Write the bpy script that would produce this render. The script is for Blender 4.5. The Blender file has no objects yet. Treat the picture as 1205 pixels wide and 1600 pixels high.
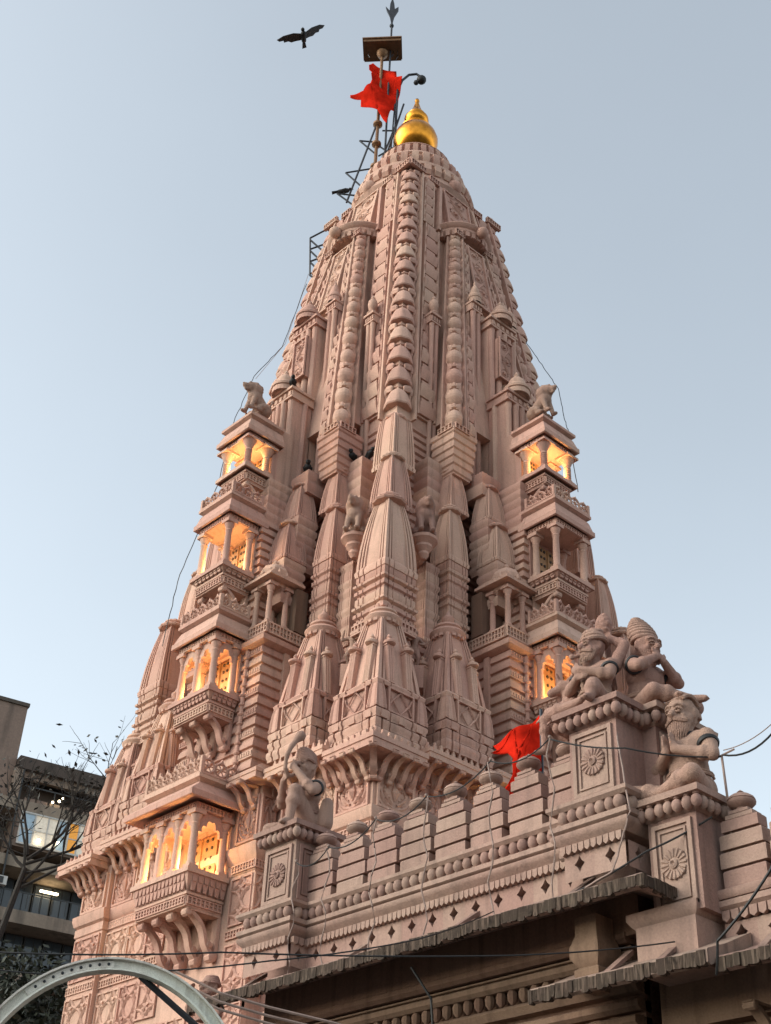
import bpy, math, random
from math import pi, sin, cos, radians as RAD
from mathutils import Vector as V, Matrix as MX
random.seed(7)
SC = bpy.context.scene
COL = SC.collection
# ---------------------------------------------------------------- camera
cam = bpy.data.cameras.new('camera'); cam_o = bpy.data.objects.new('camera', cam); COL.objects.link(cam_o)
cam.sensor_fit = 'VERTICAL'; cam.sensor_height = 24.0; cam.lens = 2092.84/1600*24.0
cam.clip_start = 0.1; cam.clip_end = 3000
_az, _pt, _rl = RAD(225+3.37), RAD(34.879), RAD(2.727)
_d = V((cos(_az)*cos(_pt), sin(_az)*cos(_pt), sin(_pt)))
_rt = _d.cross(V((0,0,1))).normalized(); _up = _rt.cross(_d)
_r2 = _rt*cos(_rl)+_up*sin(_rl); _u2 = _up*cos(_rl)-_rt*sin(_rl)
cam_o.matrix_world = MX(((_r2.x,_u2.x,-_d.x,18.704),(_r2.y,_u2.y,-_d.y,20.463),(_r2.z,_u2.z,-_d.z,1.6),(0,0,0,1)))
SC.camera = cam_o
# ---------------------------------------------------------------- sky and sun (dusk, soft)
SUN_AZ = math.atan2(-0.62, 1.0)      # glow comes from picture left
SUN_EL = RAD(30)
w = bpy.data.worlds.new('World'); SC.world = w; w.use_nodes = True
nt = w.node_tree; nt.nodes.clear()
sky = nt.nodes.new('ShaderNodeTexSky'); sky.sky_type = 'NISHITA'; sky.sun_disc = False
sky.sun_elevation = SUN_EL; sky.sun_rotation = pi/2-SUN_AZ; sky.altitude = 20
sky.air_density = 1.0; sky.dust_density = 2.3; sky.ozone_density = 1.0
hs = nt.nodes.new('ShaderNodeHueSaturation'); hs.inputs['Saturation'].default_value = 0.43
bg = nt.nodes.new('ShaderNodeBackground'); bg.inputs['Strength'].default_value = 0.15
wo = nt.nodes.new('ShaderNodeOutputWorld')
wbm = nt.nodes.new('ShaderNodeMix'); wbm.data_type = 'RGBA'; wbm.blend_type = 'MULTIPLY'; wbm.inputs[0].default_value = 1.0; wbm.inputs[7].default_value = (0.965, 1.0, 0.955, 1)   # white balance
nt.links.new(sky.outputs[0], hs.inputs['Color']); nt.links.new(hs.outputs[0], wbm.inputs[6]); tc = nt.nodes.new('ShaderNodeTexCoord'); cn = nt.nodes.new('ShaderNodeTexNoise'); cn.inputs['Scale'].default_value = 1.6; cn.inputs['Detail'].default_value = 5; cn.inputs['Roughness'].default_value = 0.55
cr = nt.nodes.new('ShaderNodeMapRange'); cr.inputs[1].default_value = 0.3; cr.inputs[2].default_value = 0.7; cr.inputs[3].default_value = 0.965; cr.inputs[4].default_value = 1.035   # faint thin cloud veil
vs_ = nt.nodes.new('ShaderNodeVectorMath'); vs_.operation = 'SCALE'
nt.links.new(tc.outputs['Generated'], cn.inputs['Vector']); nt.links.new(cn.outputs[0], cr.inputs[0]); nt.links.new(wbm.outputs[2], vs_.inputs[0]); nt.links.new(cr.outputs[0], vs_.inputs['Scale'])
nt.links.new(vs_.outputs[0], bg.inputs[0]); nt.links.new(bg.outputs[0], wo.inputs[0])
sl = bpy.data.lights.new('sun', 'SUN'); so = bpy.data.objects.new('sun', sl); COL.objects.link(so)
sl.energy = 0.1; sl.angle = RAD(50); sl.color = (1.0, 0.87, 0.80)
_sd = V((cos(SUN_AZ)*cos(SUN_EL), sin(SUN_AZ)*cos(SUN_EL), sin(SUN_EL)))
so.rotation_euler = _sd.to_track_quat('Z', 'Y').to_euler(); so.location = _sd*60
SC.view_settings.view_transform = 'Standard'; SC.view_settings.look = 'None'
SC.view_settings.exposure = 1.1; SC.view_settings.gamma = 1.0
SC.render.engine = 'CYCLES'; SC.cycles.max_bounces = 6; SC.cycles.use_denoising = True
# ---------------------------------------------------------------- materials
MAT = {}
def nn(t, kind, **kw):
    n = t.nodes.new(kind)
    for k, v in kw.items(): setattr(n, k, v)
    return n
def stone(name, base, var=0.18, stain=(0.2,0.14,0.11), amt=0.35, rough=0.9, bump=0.25, scale=1.0, streak=0.5, lo=0.5, hi=0.75):
    m = bpy.data.materials.new(name); m.use_nodes = True; t = m.node_tree; L = t.links
    b = t.nodes['Principled BSDF']; b.inputs['Roughness'].default_value = rough; b.inputs['Specular IOR Level'].default_value = 0.25
    geo = nn(t,'ShaderNodeNewGeometry'); oi = nn(t,'ShaderNodeObjectInfo')
    n1 = nn(t,'ShaderNodeTexNoise'); n1.inputs['Scale'].default_value = 1.3*scale; n1.inputs['Detail'].default_value = 8; n1.inputs['Roughness'].default_value = 0.62
    L.new(geo.outputs['Position'], n1.inputs['Vector'])
    mp = nn(t,'ShaderNodeMapping'); mp.inputs['Scale'].default_value = (7*scale,7*scale,0.6*scale); L.new(geo.outputs['Position'], mp.inputs['Vector'])
    n2 = nn(t,'ShaderNodeTexNoise'); n2.inputs['Scale'].default_value = 1.0; n2.inputs['Detail'].default_value = 5; L.new(mp.outputs[0], n2.inputs['Vector'])
    n3 = nn(t,'ShaderNodeTexNoise'); n3.inputs['Scale'].default_value = 38*scale; n3.inputs['Detail'].default_value = 4; L.new(geo.outputs['Position'], n3.inputs['Vector'])
    # base brightness: large noise + per piece
    a1 = nn(t,'ShaderNodeMapRange'); a1.inputs[1].default_value=0.3; a1.inputs[2].default_value=0.7; a1.inputs[3].default_value=1-var; a1.inputs[4].default_value=1+var
    L.new(n1.outputs[0], a1.inputs[0])
    a2 = nn(t,'ShaderNodeMapRange'); a2.inputs[3].default_value=1-var*0.55; a2.inputs[4].default_value=1+var*0.55; L.new(oi.outputs['Random'], a2.inputs[0])
    a3 = nn(t,'ShaderNodeMapRange'); a3.inputs[1].default_value=0.3; a3.inputs[2].default_value=0.7; a3.inputs[3].default_value=0.9; a3.inputs[4].default_value=1.1; L.new(n3.outputs[0], a3.inputs[0])
    q = nn(t,'ShaderNodeMath',operation='MULTIPLY'); L.new(a1.outputs[0],q.inputs[0]); L.new(a2.outputs[0],q.inputs[1])
    q2 = nn(t,'ShaderNodeMath',operation='MULTIPLY'); L.new(q.outputs[0],q2.inputs[0]); L.new(a3.outputs[0],q2.inputs[1])
    vm = nn(t,'ShaderNodeVectorMath',operation='SCALE'); vm.inputs[0].default_value = base; L.new(q2.outputs[0], vm.inputs['Scale'])
    n4 = nn(t,'ShaderNodeTexNoise'); n4.inputs['Scale'].default_value = 0.55*scale; n4.inputs['Detail'].default_value = 3; L.new(geo.outputs['Position'], n4.inputs['Vector'])
    ad = nn(t,'ShaderNodeMath',operation='ADD'); L.new(n4.outputs[0],ad.inputs[0])
    rm = nn(t,'ShaderNodeMath',operation='MULTIPLY_ADD'); rm.inputs[1].default_value=0.5; rm.inputs[2].default_value=-0.25; L.new(oi.outputs['Random'],rm.inputs[0]); L.new(rm.outputs[0],ad.inputs[1])
    hr = nn(t,'ShaderNodeMapRange'); hr.inputs[1].default_value=0.3; hr.inputs[2].default_value=0.75; L.new(ad.outputs[0],hr.inputs[0])
    hm = nn(t,'ShaderNodeMix'); hm.data_type='RGBA'; hm.inputs[6].default_value=(*base,1); hm.inputs[7].default_value=(base[0]*0.97,base[1]*1.10,base[2]*1.06,1); L.new(hr.outputs[0],hm.inputs[0]); L.new(hm.outputs[2],vm.inputs[0])
    # stains: vertical streak noise times blotch noise
    s1 = nn(t,'ShaderNodeMapRange'); s1.inputs[1].default_value=lo; s1.inputs[2].default_value=hi; L.new(n2.outputs[0], s1.inputs[0])
    s2 = nn(t,'ShaderNodeMapRange'); s2.inputs[1].default_value=0.42; s2.inputs[2].default_value=0.68; L.new(n1.outputs[0], s2.inputs[0])
    s3 = nn(t,'ShaderNodeMix'); s3.data_type='FLOAT'; s3.inputs[0].default_value=streak; L.new(s2.outputs[0],s3.inputs[2]); L.new(s1.outputs[0],s3.inputs[3])
    s4 = nn(t,'ShaderNodeMath',operation='MULTIPLY'); s4.inputs[1].default_value=amt; L.new(s3.outputs[0],s4.inputs[0])
    mx = nn(t,'ShaderNodeMix'); mx.data_type='RGBA'; mx.inputs[7].default_value=(*stain,1)
    L.new(s4.outputs[0],mx.inputs[0]); L.new(vm.outputs[0],mx.inputs[6]); L.new(mx.outputs[2], b.inputs['Base Color'])
    bp = nn(t,'ShaderNodeBump'); bp.inputs['Strength'].default_value=bump; bp.inputs['Distance'].default_value=0.03
    L.new(n3.outputs[0],bp.inputs['Height']); L.new(bp.outputs[0],b.inputs['Normal'])
    MAT[name] = m; return m
def plain(name, col, rough=0.6, metal=0.0, emit=None, es=0.0, noise=0.15, ns=8.0, spec=0.5):
    m = bpy.data.materials.new(name); m.use_nodes = True; t = m.node_tree; L = t.links
    b = t.nodes['Principled BSDF']; b.inputs['Roughness'].default_value=rough; b.inputs['Metallic'].default_value=metal; b.inputs['Specular IOR Level'].default_value=spec
    geo = nn(t,'ShaderNodeNewGeometry'); n1 = nn(t,'ShaderNodeTexNoise'); n1.inputs['Scale'].default_value=ns; n1.inputs['Detail'].default_value=6
    L.new(geo.outputs['Position'], n1.inputs['Vector'])
    a1 = nn(t,'ShaderNodeMapRange'); a1.inputs[1].default_value=0.3; a1.inputs[2].default_value=0.7; a1.inputs[3].default_value=1-noise; a1.inputs[4].default_value=1+noise
    L.new(n1.outputs[0], a1.inputs[0])
    vm = nn(t,'ShaderNodeVectorMath',operation='SCALE'); vm.inputs[0].default_value=col; L.new(a1.outputs[0],vm.inputs['Scale']); L.new(vm.outputs[0], b.inputs['Base Color'])
    if emit: b.inputs['Emission Color'].default_value=(*emit,1); b.inputs['Emission Strength'].default_value=es
    MAT[name]=m; return m
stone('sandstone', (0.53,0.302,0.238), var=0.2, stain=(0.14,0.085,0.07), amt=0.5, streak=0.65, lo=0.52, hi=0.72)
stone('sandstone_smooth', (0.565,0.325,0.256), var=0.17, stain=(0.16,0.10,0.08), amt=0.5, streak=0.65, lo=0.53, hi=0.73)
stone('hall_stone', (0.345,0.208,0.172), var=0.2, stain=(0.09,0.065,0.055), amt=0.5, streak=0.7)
stone('statue_stone', (0.40,0.228,0.182), var=0.14, stain=(0.12,0.075,0.06), amt=0.6, scale=2.0, bump=0.7)
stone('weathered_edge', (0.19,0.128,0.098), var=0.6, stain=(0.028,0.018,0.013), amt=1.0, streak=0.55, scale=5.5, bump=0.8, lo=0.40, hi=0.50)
stone('shaded_stone', (0.21,0.118,0.083), var=0.25, stain=(0.032,0.019,0.013), amt=0.75, streak=0.55)  # stained stone, shade under the eaves and in the kiosks put into its colour
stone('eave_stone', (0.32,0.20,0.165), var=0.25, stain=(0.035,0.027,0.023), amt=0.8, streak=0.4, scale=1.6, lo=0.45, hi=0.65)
stone('plaster', (0.30,0.21,0.165), var=0.2, stain=(0.05,0.045,0.04), amt=0.7, streak=0.8, scale=0.25)
stone('concrete', (0.12,0.09,0.075), var=0.25, stain=(0.04,0.035,0.03), amt=0.6, streak=0.7, scale=0.3)
plain('gold', (0.70,0.28,0.035), rough=0.24, metal=1.0, noise=0.25, ns=6)
plain('brass', (0.22,0.115,0.055), rough=0.5, metal=0.5, noise=0.2)
plain('steel_dark', (0.035,0.037,0.045), rough=0.55, metal=0.4)
plain('black_paint', (0.012,0.011,0.012), rough=0.6)
plain('feather', (0.010,0.010,0.012), rough=0.7)
plain('cable_grey', (0.26,0.18,0.15), rough=0.7)
plain('cable_dark', (0.018,0.017,0.017), rough=0.6)
plain('flag_red', (0.54,0.020,0.009), rough=1.0, noise=0.28, ns=4, spec=0.0)
plain('flag_mark', (0.30,0.02,0.01), rough=0.8)
plain('white_bulb', (0.75,0.74,0.70), rough=0.3)
plain('wood', (0.36,0.19,0.085), rough=0.6, noise=0.25)
plain('stud', (0.05,0.03,0.02), rough=0.5)
plain('bark', (0.030,0.024,0.020), rough=0.9, noise=0.3)
plain('leaf_dry', (0.035,0.032,0.026), rough=0.8, noise=0.3)
plain('leaf_dark', (0.016,0.022,0.011), rough=0.7, noise=0.4, ns=2)
plain('window_frame', (0.55,0.52,0.48), rough=0.5)
plain('frame_dark', (0.03,0.03,0.03), rough=0.5)
plain('glass', (0.05,0.06,0.07), rough=0.06, noise=0.05)
plain('curtain_blue', (0.28,0.38,0.46), rough=0.9, emit=(0.45,0.55,0.62), es=0.10)
plain('curtain_pale', (0.55,0.53,0.48), rough=0.9, emit=(0.9,0.75,0.55), es=0.16)
plain('curtain_orange', (0.5,0.22,0.05), rough=0.9, emit=(1.0,0.45,0.08), es=0.22)
plain('lamp_glow', (1,0.9,0.7), emit=(1.0,0.72,0.36), es=25.0)
plain('room_lamp', (1,0.95,0.85), emit=(1.0,0.80,0.50), es=7.0)
plain('asphalt', (0.05,0.048,0.046), rough=0.95)
stone('arch_paint', (0.70,0.63,0.575), var=0.2, stain=(0.12,0.06,0.035), amt=0.7, rough=0.5, scale=3.0, streak=0.4, lo=0.5, hi=0.7)
stone('rusty_bar', (0.30,0.25,0.21), var=0.3, stain=(0.10,0.035,0.012), amt=0.9, rough=0.7, scale=3.5, streak=0.3)
# ---------------------------------------------------------------- mesh builder
class G:
    def __init__(s): s.v=[]; s.f=[]; s.m=MX()
    def add(s, vs, fs):
        o=len(s.v); s.v += [tuple(s.m @ V(p)) for p in vs]; s.f += [tuple(i+o for i in f) for f in fs]; return s
    def box(s,x0,x1,y0,y1,z0,z1):
        return s.add([(x0,y0,z0),(x1,y0,z0),(x1,y1,z0),(x0,y1,z0),(x0,y0,z1),(x1,y0,z1),(x1,y1,z1),(x0,y1,z1)],
            [(0,3,2,1),(4,5,6,7),(0,1,5,4),(1,2,6,5),(2,3,7,6),(3,0,4,7)])
    def rings(s, rs, cap=True, close=True):
        n=len(rs[0]); vs=[p for r in rs for p in r]; fs=[]
        for i in range(len(rs)-1):
            for j in range(n if close else n-1):
                k=(j+1)%n; fs.append((i*n+j,i*n+k,(i+1)*n+k,(i+1)*n+j))
        if cap: fs.append(tuple(range(n-1,-1,-1))); fs.append(tuple((len(rs)-1)*n+j for j in range(n)))
        return s.add(vs,fs)
    def loft(s, poly, prof, cx=0, cy=0):       # poly: 2D points at unit size; prof: (z, scale) or (z, sx, sy)
        return s.rings([[(cx+p[0]*q[1], cy+p[1]*(q[2] if len(q)>2 else q[1]), q[0]) for p in poly] for q in prof])
    def lathe(s, prof, n=12, cx=0, cy=0, lobes=0, amp=0.0, a0=0.0):
        rs=[]
        for r,z in prof:
            ring=[]
            for j in range(n):
                a=a0+2*pi*j/n; rr=r*(1+(amp*cos(lobes*a) if lobes else 0)); ring.append((cx+rr*cos(a),cy+rr*sin(a),z))
            rs.append(ring)
        return s.rings(rs)
    def tube(s, pts, r, n=5, r1=None):
        pts=[V(p) for p in pts]; rs=[]
        for i,p in enumerate(pts):
            t=(pts[min(i+1,len(pts)-1)]-pts[max(i-1,0)])
            if t.length<1e-9: t=V((0,0,1))
            t.normalize(); a=t.cross(V((0,0,1)))
            if a.length<0.05: a=t.cross(V((1,0,0)))
            a.normalize(); b=t.cross(a); rr=r if r1 is None else r+(r1-r)*i/max(1,len(pts)-1)
            rs.append([tuple(p+a*cos(2*pi*j/n)*rr+b*sin(2*pi*j/n)*rr) for j in range(n)])
        return s.rings(rs)
    def prism(s, poly, d0, d1, axis='y'):       # poly in (u,v); extruded along axis
        def P(u,v,d): return (u,d,v) if axis=='y' else ((d,u,v) if axis=='x' else (u,v,d))
        n=len(poly); vs=[P(u,v,d0) for u,v in poly]+[P(u,v,d1) for u,v in poly]
        fs=[tuple(range(n)),tuple(range(2*n-1,n-1,-1))]+[(i,(i+1)%n,n+(i+1)%n,n+i)[::-1] for i in range(n)]
        return s.add(vs,fs)
    def ball(s, c, r, n=10, k=6, sz=1.0):
        return s.lathe([(max(1e-4,r*sin(pi*i/k)), c[2]-r*sz*cos(pi*i/k)) for i in range(k+1)], n, c[0], c[1])
    def capsule(s, a, b, ra, rb, n=10):
        a=V(a); b=V(b); t=b-a; L=t.length
        if L<1e-6: return s.ball(a,ra,n)
        q=t.to_track_quat('Z','Y').to_matrix().to_4x4(); old=s.m.copy(); s.m = s.m @ MX.Translation(a) @ q
        pr=[(max(1e-4,ra*cos(x)), ra*sin(x)) for x in (-pi/2,-pi/3.2,-pi/7,0)]+[(max(1e-4,rb*cos(x)), L+rb*sin(x)) for x in (0,pi/7,pi/3.2,pi/2)]
        s.lathe(pr,n); s.m=old; return s
    def mesh(s, name='mesh', ang=35):
        me=bpy.data.meshes.new(name); me.from_pydata(s.v,[],s.f); me.update()
        import bmesh as _b
        bm=_b.new(); bm.from_mesh(me); _b.ops.recalc_face_normals(bm, faces=bm.faces); bm.to_mesh(me); bm.free()
        if ang:
            me.polygons.foreach_set('use_smooth',[True]*len(me.polygons)); me.set_sharp_from_angle(angle=RAD(ang))
        return me
CACHE={}
def cached(key, fn, ang=35):
    if key not in CACHE:
        g=G(); fn(g); CACHE[key]=g.mesh(str(key[0]) if isinstance(key,tuple) else str(key), ang)
    return CACHE[key]
def ob(name, me, mat, parent=None, loc=(0,0,0), rot=(0,0,0), scl=(1,1,1), label=None, cat=None, group=None, kind=None):
    if isinstance(me,G): me=me.mesh(name)
    mt=MAT[mat]
    if not me.materials: me.materials.append(mt)
    o=bpy.data.objects.new(name, me); COL.objects.link(o)
    if me.materials[0]!=mt:
        o.material_slots[0].link='OBJECT'; o.material_slots[0].material=mt
    o.location=loc; o.rotation_euler=rot if not isinstance(rot,(int,float)) else (0,0,rot); o.scale=scl
    if parent: o.parent=parent
    tag(o,label,cat,group,kind); return o
def tag(o,label=None,cat=None,group=None,kind=None):
    if label: o['label']=label
    if cat: o['category']=cat
    if group: o['group']=group
    if kind: o['kind']=kind
    return o
def empty(name, loc=(0,0,0), rz=0, parent=None, label=None, cat=None, group=None):
    o=bpy.data.objects.new(name,None); COL.objects.link(o); o.location=loc; o.rotation_euler=(0,0,rz); o.empty_display_size=0.2
    if parent: o.parent=parent
    tag(o,label,cat,group); return o
def lerp(tab, z):
    if z<=tab[0][0]: return tab[0][1]
    for (a,x),(b,y) in zip(tab,tab[1:]):
        if z<=b: return x+(y-x)*(z-a)/(b-a)
    return tab[-1][1]
SQ=[(1,1),(-1,1),(-1,-1),(1,-1)]
def sym4(edge):      # edge: points of the +x side from y=-1.. to y=+1 (exclusive end corner), replicated by rotation
    out=[]
    for k in range(4):
        c,s=[(1,0),(0,1),(-1,0),(0,-1)][k]
        out+=[(x*c-y*s, x*s+y*c) for x,y in edge]
    return out
# ---------------------------------------------------------------- carved ornament (panel frame: x out, y across, z up from the foot)
def spiral(c, R, turns, a0, hand, n=13, k=0.22):
    return [(0.0, c[0]+R*(1-(1-k)*i/n)*cos(a0+hand*2*pi*turns*i/n), c[1]+R*(1-(1-k)*i/n)*sin(a0+hand*2*pi*turns*i/n)) for i in range(n+1)]
def frame_strips(g,w,h,b,d):
    g.box(-0.02,d,-w/2,-w/2+b,0,h); g.box(-0.02,d,w/2-b,w/2,0,h)
    g.box(-0.02,d*0.97,-w/2+b,w/2-b,0,b); g.box(-0.02,d*0.97,-w/2+b,w/2-b,h-b,h)
def vine_panel(w,h,n,r=0.035,frame=True):
    def f(g):
        g.box(-0.30,0,-w/2,w/2,0,h)
        if frame: frame_strips(g,w,h,min(0.05,w*0.09),0.05)
        A=w*0.20; st=h/n
        g.tube([(0.01,A*sin(pi*v*n/h),v) for v in [h*i/(n*6) for i in range(n*6+1)]], r, 4)
        for i in range(n):
            s=1 if i%2==0 else -1; R=min(w*0.30,st*0.46)
            c=(-s*w*0.10,(i+0.5)*st)
            g.tube(spiral(c,R,1.35,pi*0.5*(1-s)+s*0.9,s), r*0.85,4)
            g.ball((0.01,c[0],c[1]),r*1.7,6,4)
            for q in (-1,1):
                y=s*w*0.33; z=c[1]+q*st*0.27
                g.capsule((0.0,y*0.6,z-q*st*0.1),(0.0,y,z),r*0.9,r*0.5,5)
    return f
def medallion_panel(w,h,r=0.03):
    def f(g):
        g.box(-0.05,0,-w/2,w/2,0,h); frame_strips(g,w,h,0.045,0.045)
        cy,cz=0,h/2; a,b=w*0.42,h*0.43
        g.tube([(0.005,a*cos(2*pi*i/18),cz+b*sin(2*pi*i/18)) for i in range(19)], r,4)
        for s in (-1,1):
            g.tube([(0.01,s*(a*0.15+a*0.55*sin(pi*t)),cz-b*0.75+1.35*b*t) for t in [i/8 for i in range(9)]], r*0.9,4)
            g.tube([(0.0,s*q[1],q[2]) for q in spiral((a*0.36,cz+b*0.42),b*0.34,1.2,-1.4,1,9)], r*0.7,4)
            g.tube([(0.0,s*q[1],q[2]) for q in spiral((a*0.40,cz-b*0.50),b*0.28,1.2,1.4,-1,9)], r*0.7,4)
            for q in (-1,1): g.capsule((0,s*w*0.40,cz+q*h*0.34),(0,s*w*0.34,cz+q*h*0.41),r,r*0.6,5)
        g.lathe([(r*0.6,cz-b*0.55),(w*0.11,cz-b*0.1),(w*0.05,cz+b*0.35),(r*0.3,cz+b*0.7)],6)
    return f
def interlace_panel(w,h,r=0.032):
    def f(g):
        g.box(-0.06,0,-w/2,w/2,0,h); frame_strips(g,w,h,0.035,0.035)
        nx=max(1,round(w/0.42)); nz=max(1,round(h/0.45)); sx=w/nx; sz=h/nz
        for i in range(nx):
            for j in range(nz):
                y=-w/2+(i+0.5)*sx; z=(j+0.5)*sz
                for s in (-1,1):
                    for q in (-1,1):
                        g.tube([(0.01,y+s*sx*0.5*(1-t)**1.0*(1-0.35*sin(pi*t)),z+q*sz*0.5*(t**1.0)*(1-0.35*sin(pi*t))) for t in [k/5 for k in range(6)]], r,4)
                        g.capsule((0,y+s*sx*0.08,z+q*sz*0.08),(0.0,y+s*sx*0.23,z+q*sz*0.23),r*1.3,r*0.5,5)
                g.ball((0.01,y,z),r*1.6,6,4)
    return f
def lattice_band(w,h,n,d=0.05,back=True):
    def f(g):
        if back: g.box(-0.04,-0.015,-w/2,w/2,0,h)
        g.box(-0.03,d,-w/2,w/2,0,h*0.14); g.box(-0.03,d,-w/2,w/2,h*0.86,h)
        for i in range(n+1):
            y=-w/2+w*i/n; t=w/n*0.17; g.box(-0.03,d*0.9,max(-w/2,y-t),min(w/2,y+t),h*0.14,h*0.86)
        g.box(-0.03,d*0.7,-w/2,w/2,h*0.46,h*0.54)
    return f
def diamond_window(w,h):
    def f(g):
        g.box(-0.06,-0.035,-w/2,w/2,0,h); frame_strips(g,w,h,0.03,0.03)
        z=h/2
        for k,sc in ((0,0.62),(1,0.30)):
            pts=[(0,w*0.5*sc,z),(0,0,z+h*0.72*sc),(0,-w*0.5*sc,z),(0,0,z-h*0.72*sc),(0,w*0.5*sc,z)]
            if k==0: g.tube(pts,0.022,4)
        for s in (-1,1): g.tube([(0,s*w*0.44,z+h*0.3),(0,s*w*0.33,z),(0,s*w*0.44,z-h*0.3)],0.02,4)
    return f
def scallop_row(g,x,w,z0,z1,n,d,t=0.6):      # row of hanging tabs
    for i in range(n):
        y=-w/2+w*(i+0.5)/n; a=w/n*0.5*t
        g.add([(x,y-a,z1),(x,y+a,z1),(x,y+a*0.55,z0),(x,y-a*0.55,z0),(x-d,y-a,z1),(x-d,y+a,z1),(x-d,y+a*0.55,z0),(x-d,y-a*0.55,z0)],
              [(0,1,2,3),(7,6,5,4),(0,4,5,1),(1,5,6,2),(2,6,7,3),(3,7,4,0)])
def balustrade(w,h,n):          # pierced roundels under little triangles
    def f(g):
        s=w/n
        g.box(-0.04,0.05,-w/2,w/2,0,h*0.10)
        for i in range(n):
            y=-w/2+(i+0.5)*s; z=h*0.47; R=min(s*0.47,h*0.40)
            g.tube([(0,y+R*cos(2*pi*k/10),z+R*sin(2*pi*k/10)) for k in range(11)],0.028,4)
            for k in range(3):
                a=pi*k/3; g.tube([(0,y+R*cos(a),z+R*sin(a)),(0,y-R*cos(a),z-R*sin(a))],0.016,4)
            g.ball((0,y,z),R*0.3,6,4)
            g.add([(0.02,y-R*0.4,z+R*0.8),(0.02,y+R*0.4,z+R*0.8),(0.02,y,h),(-0.03,y-R*0.4,z+R*0.8),(-0.03,y+R*0.4,z+R*0.8),(-0.03,y,h)],[(0,1,2),(5,4,3),(0,3,4,1),(1,4,5,2),(2,5,3,0)])
            if i<n-1: g.tube([(0,y+s/2,h*0.1),(0,y+s/2,h*0.55)],0.022,4)
        for y in (-w/2,w/2): g.box(-0.04,0.04,y-0.03,y+0.03,0,h*0.85)
    return f
def bracket(depth,height,t=0.13):   # S shaped; wall at x=0, tip carries at x=depth,z=0, foot at z=-height
    def f(g):
        n=12; ctr=[]; 
        for i in range(n+1):
            u=i/n
            x=depth*(u**1.5)*0.92+0.05; z=-height*(1-u)+0.0
            x+=depth*0.10*sin(2*pi*u)
            ctr.append((x,z))
        L=[];R=[]
        for i,(x,z) in enumerate(ctr):
            a=ctr[min(i+1,n)]; b=ctr[max(i-1,0)]; tx,tz=a[0]-b[0],a[1]-b[1]; l=math.hypot(tx,tz); nx,nz=-tz/l,tx/l
            wd=(0.16+0.10*sin(pi*i/n)+0.04*sin(3*pi*i/n))*height*0.42
            L.append((x+nx*wd*0.5,min(0,z+nz*wd*0.5))); R.append((x-nx*wd*0.5,min(0,z-nz*wd*0.5)))
        g.rings([[(L[i][0],-t/2,L[i][1]),(R[i][0],-t/2,R[i][1]),(R[i][0],t/2,R[i][1]),(L[i][0],t/2,L[i][1])] for i in range(n+1)])
        for (x,z,r) in ((ctr[0][0]+0.02,-height*0.97,height*0.12),(ctr[0][0]+depth*0.16,-height*0.72,height*0.085),(depth*0.93,-height*0.10,height*0.10)):
            old=g.m.copy(); g.m=g.m@MX.Translation((x,0,z))@MX.Rotation(pi/2,4,'X'); g.lathe([(r*0.7,-t*0.62),(r,-t*0.5),(r,t*0.5),(r*0.7,t*0.62)],9); g.m=old
        g.box(0.0,depth,-t*0.62,t*0.62,-height*0.06,0)
        g.box(-0.02,0.05,-t*0.55,t*0.55,-height,-0.0)
    return f
def column(h,r,fancy=False):
    def f(g):
        g.box(-r*1.35,r*1.35,-r*1.35,r*1.35,0,h*0.07)
        if fancy:
            pr=[(r*1.2,h*0.07),(r*1.25,h*0.12)]
            for i in range(7):
                z=h*(0.14+0.07*i); pr+=[(r*0.72,z),(r*0.98,z+h*0.028),(r*0.98,z+h*0.04)]
            pr+=[(r*0.8,h*0.66),(r*1.1,h*0.72),(r*1.35,h*0.80),(r*1.75,h*0.88),(r*2.1,h*0.95)]
        else:
            pr=[(r*1.2,h*0.07),(r*1.2,h*0.11),(r*0.95,h*0.14),(r*1.02,h*0.3),(r*0.85,h*0.74),(r*1.1,h*0.77),(r*0.85,h*0.80),(r*1.35,h*0.88),(r*1.5,h*0.92)]
        g.lathe(pr,12); q=2.2 if fancy else 1.7
        g.box(-r*q,r*q,-r*q,r*q,h*0.93,h)
    return f
def arch_plate(w,h,spring,t=0.07,lobes=3):   # plate in y-z with a cusped opening, foot at z=0 of the plate's own column line
    def f(g):
        cont=[]; n=lobes*6; hw=w/2*0.94
        top=h*0.86
        for i in range(n+1):
            u=i/n; y=hw*0.90*(1-u**1.2); z=spring+(top-spring)*(u**0.80)
            b=abs(sin(pi*u*lobes)); k=0.13*w*b
            cont.append((min(hw*1.02,y+k*0.45*(1-u*0.6)), z+k*0.75))
        cont=[(hw,0.0*spring+spring*0.98)]+cont
        full=[(y,z) for y,z in cont]+[(-y,z) for y,z in cont[-2::-1]]
        m=len(full); fr=[]; 
        for x in (t/2,-t/2):
            fr.append([(x,y,min(z,h-0.01)) for y,z in full]); fr.append([(x,max(-w/2,min(w/2,y*w/2/hw)),h) for y,z in full])
        vs=fr[0]+fr[1]+fr[2]+fr[3]; fs=[]
        for i in range(m-1):
            fs.append((i,i+1,m+i+1,m+i)); fs.append((2*m+i+1,2*m+i,3*m+i,3*m+i+1)); fs.append((i,2*m+i,2*m+i+1,i+1))
        g.add(vs,fs)
    return f
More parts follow.
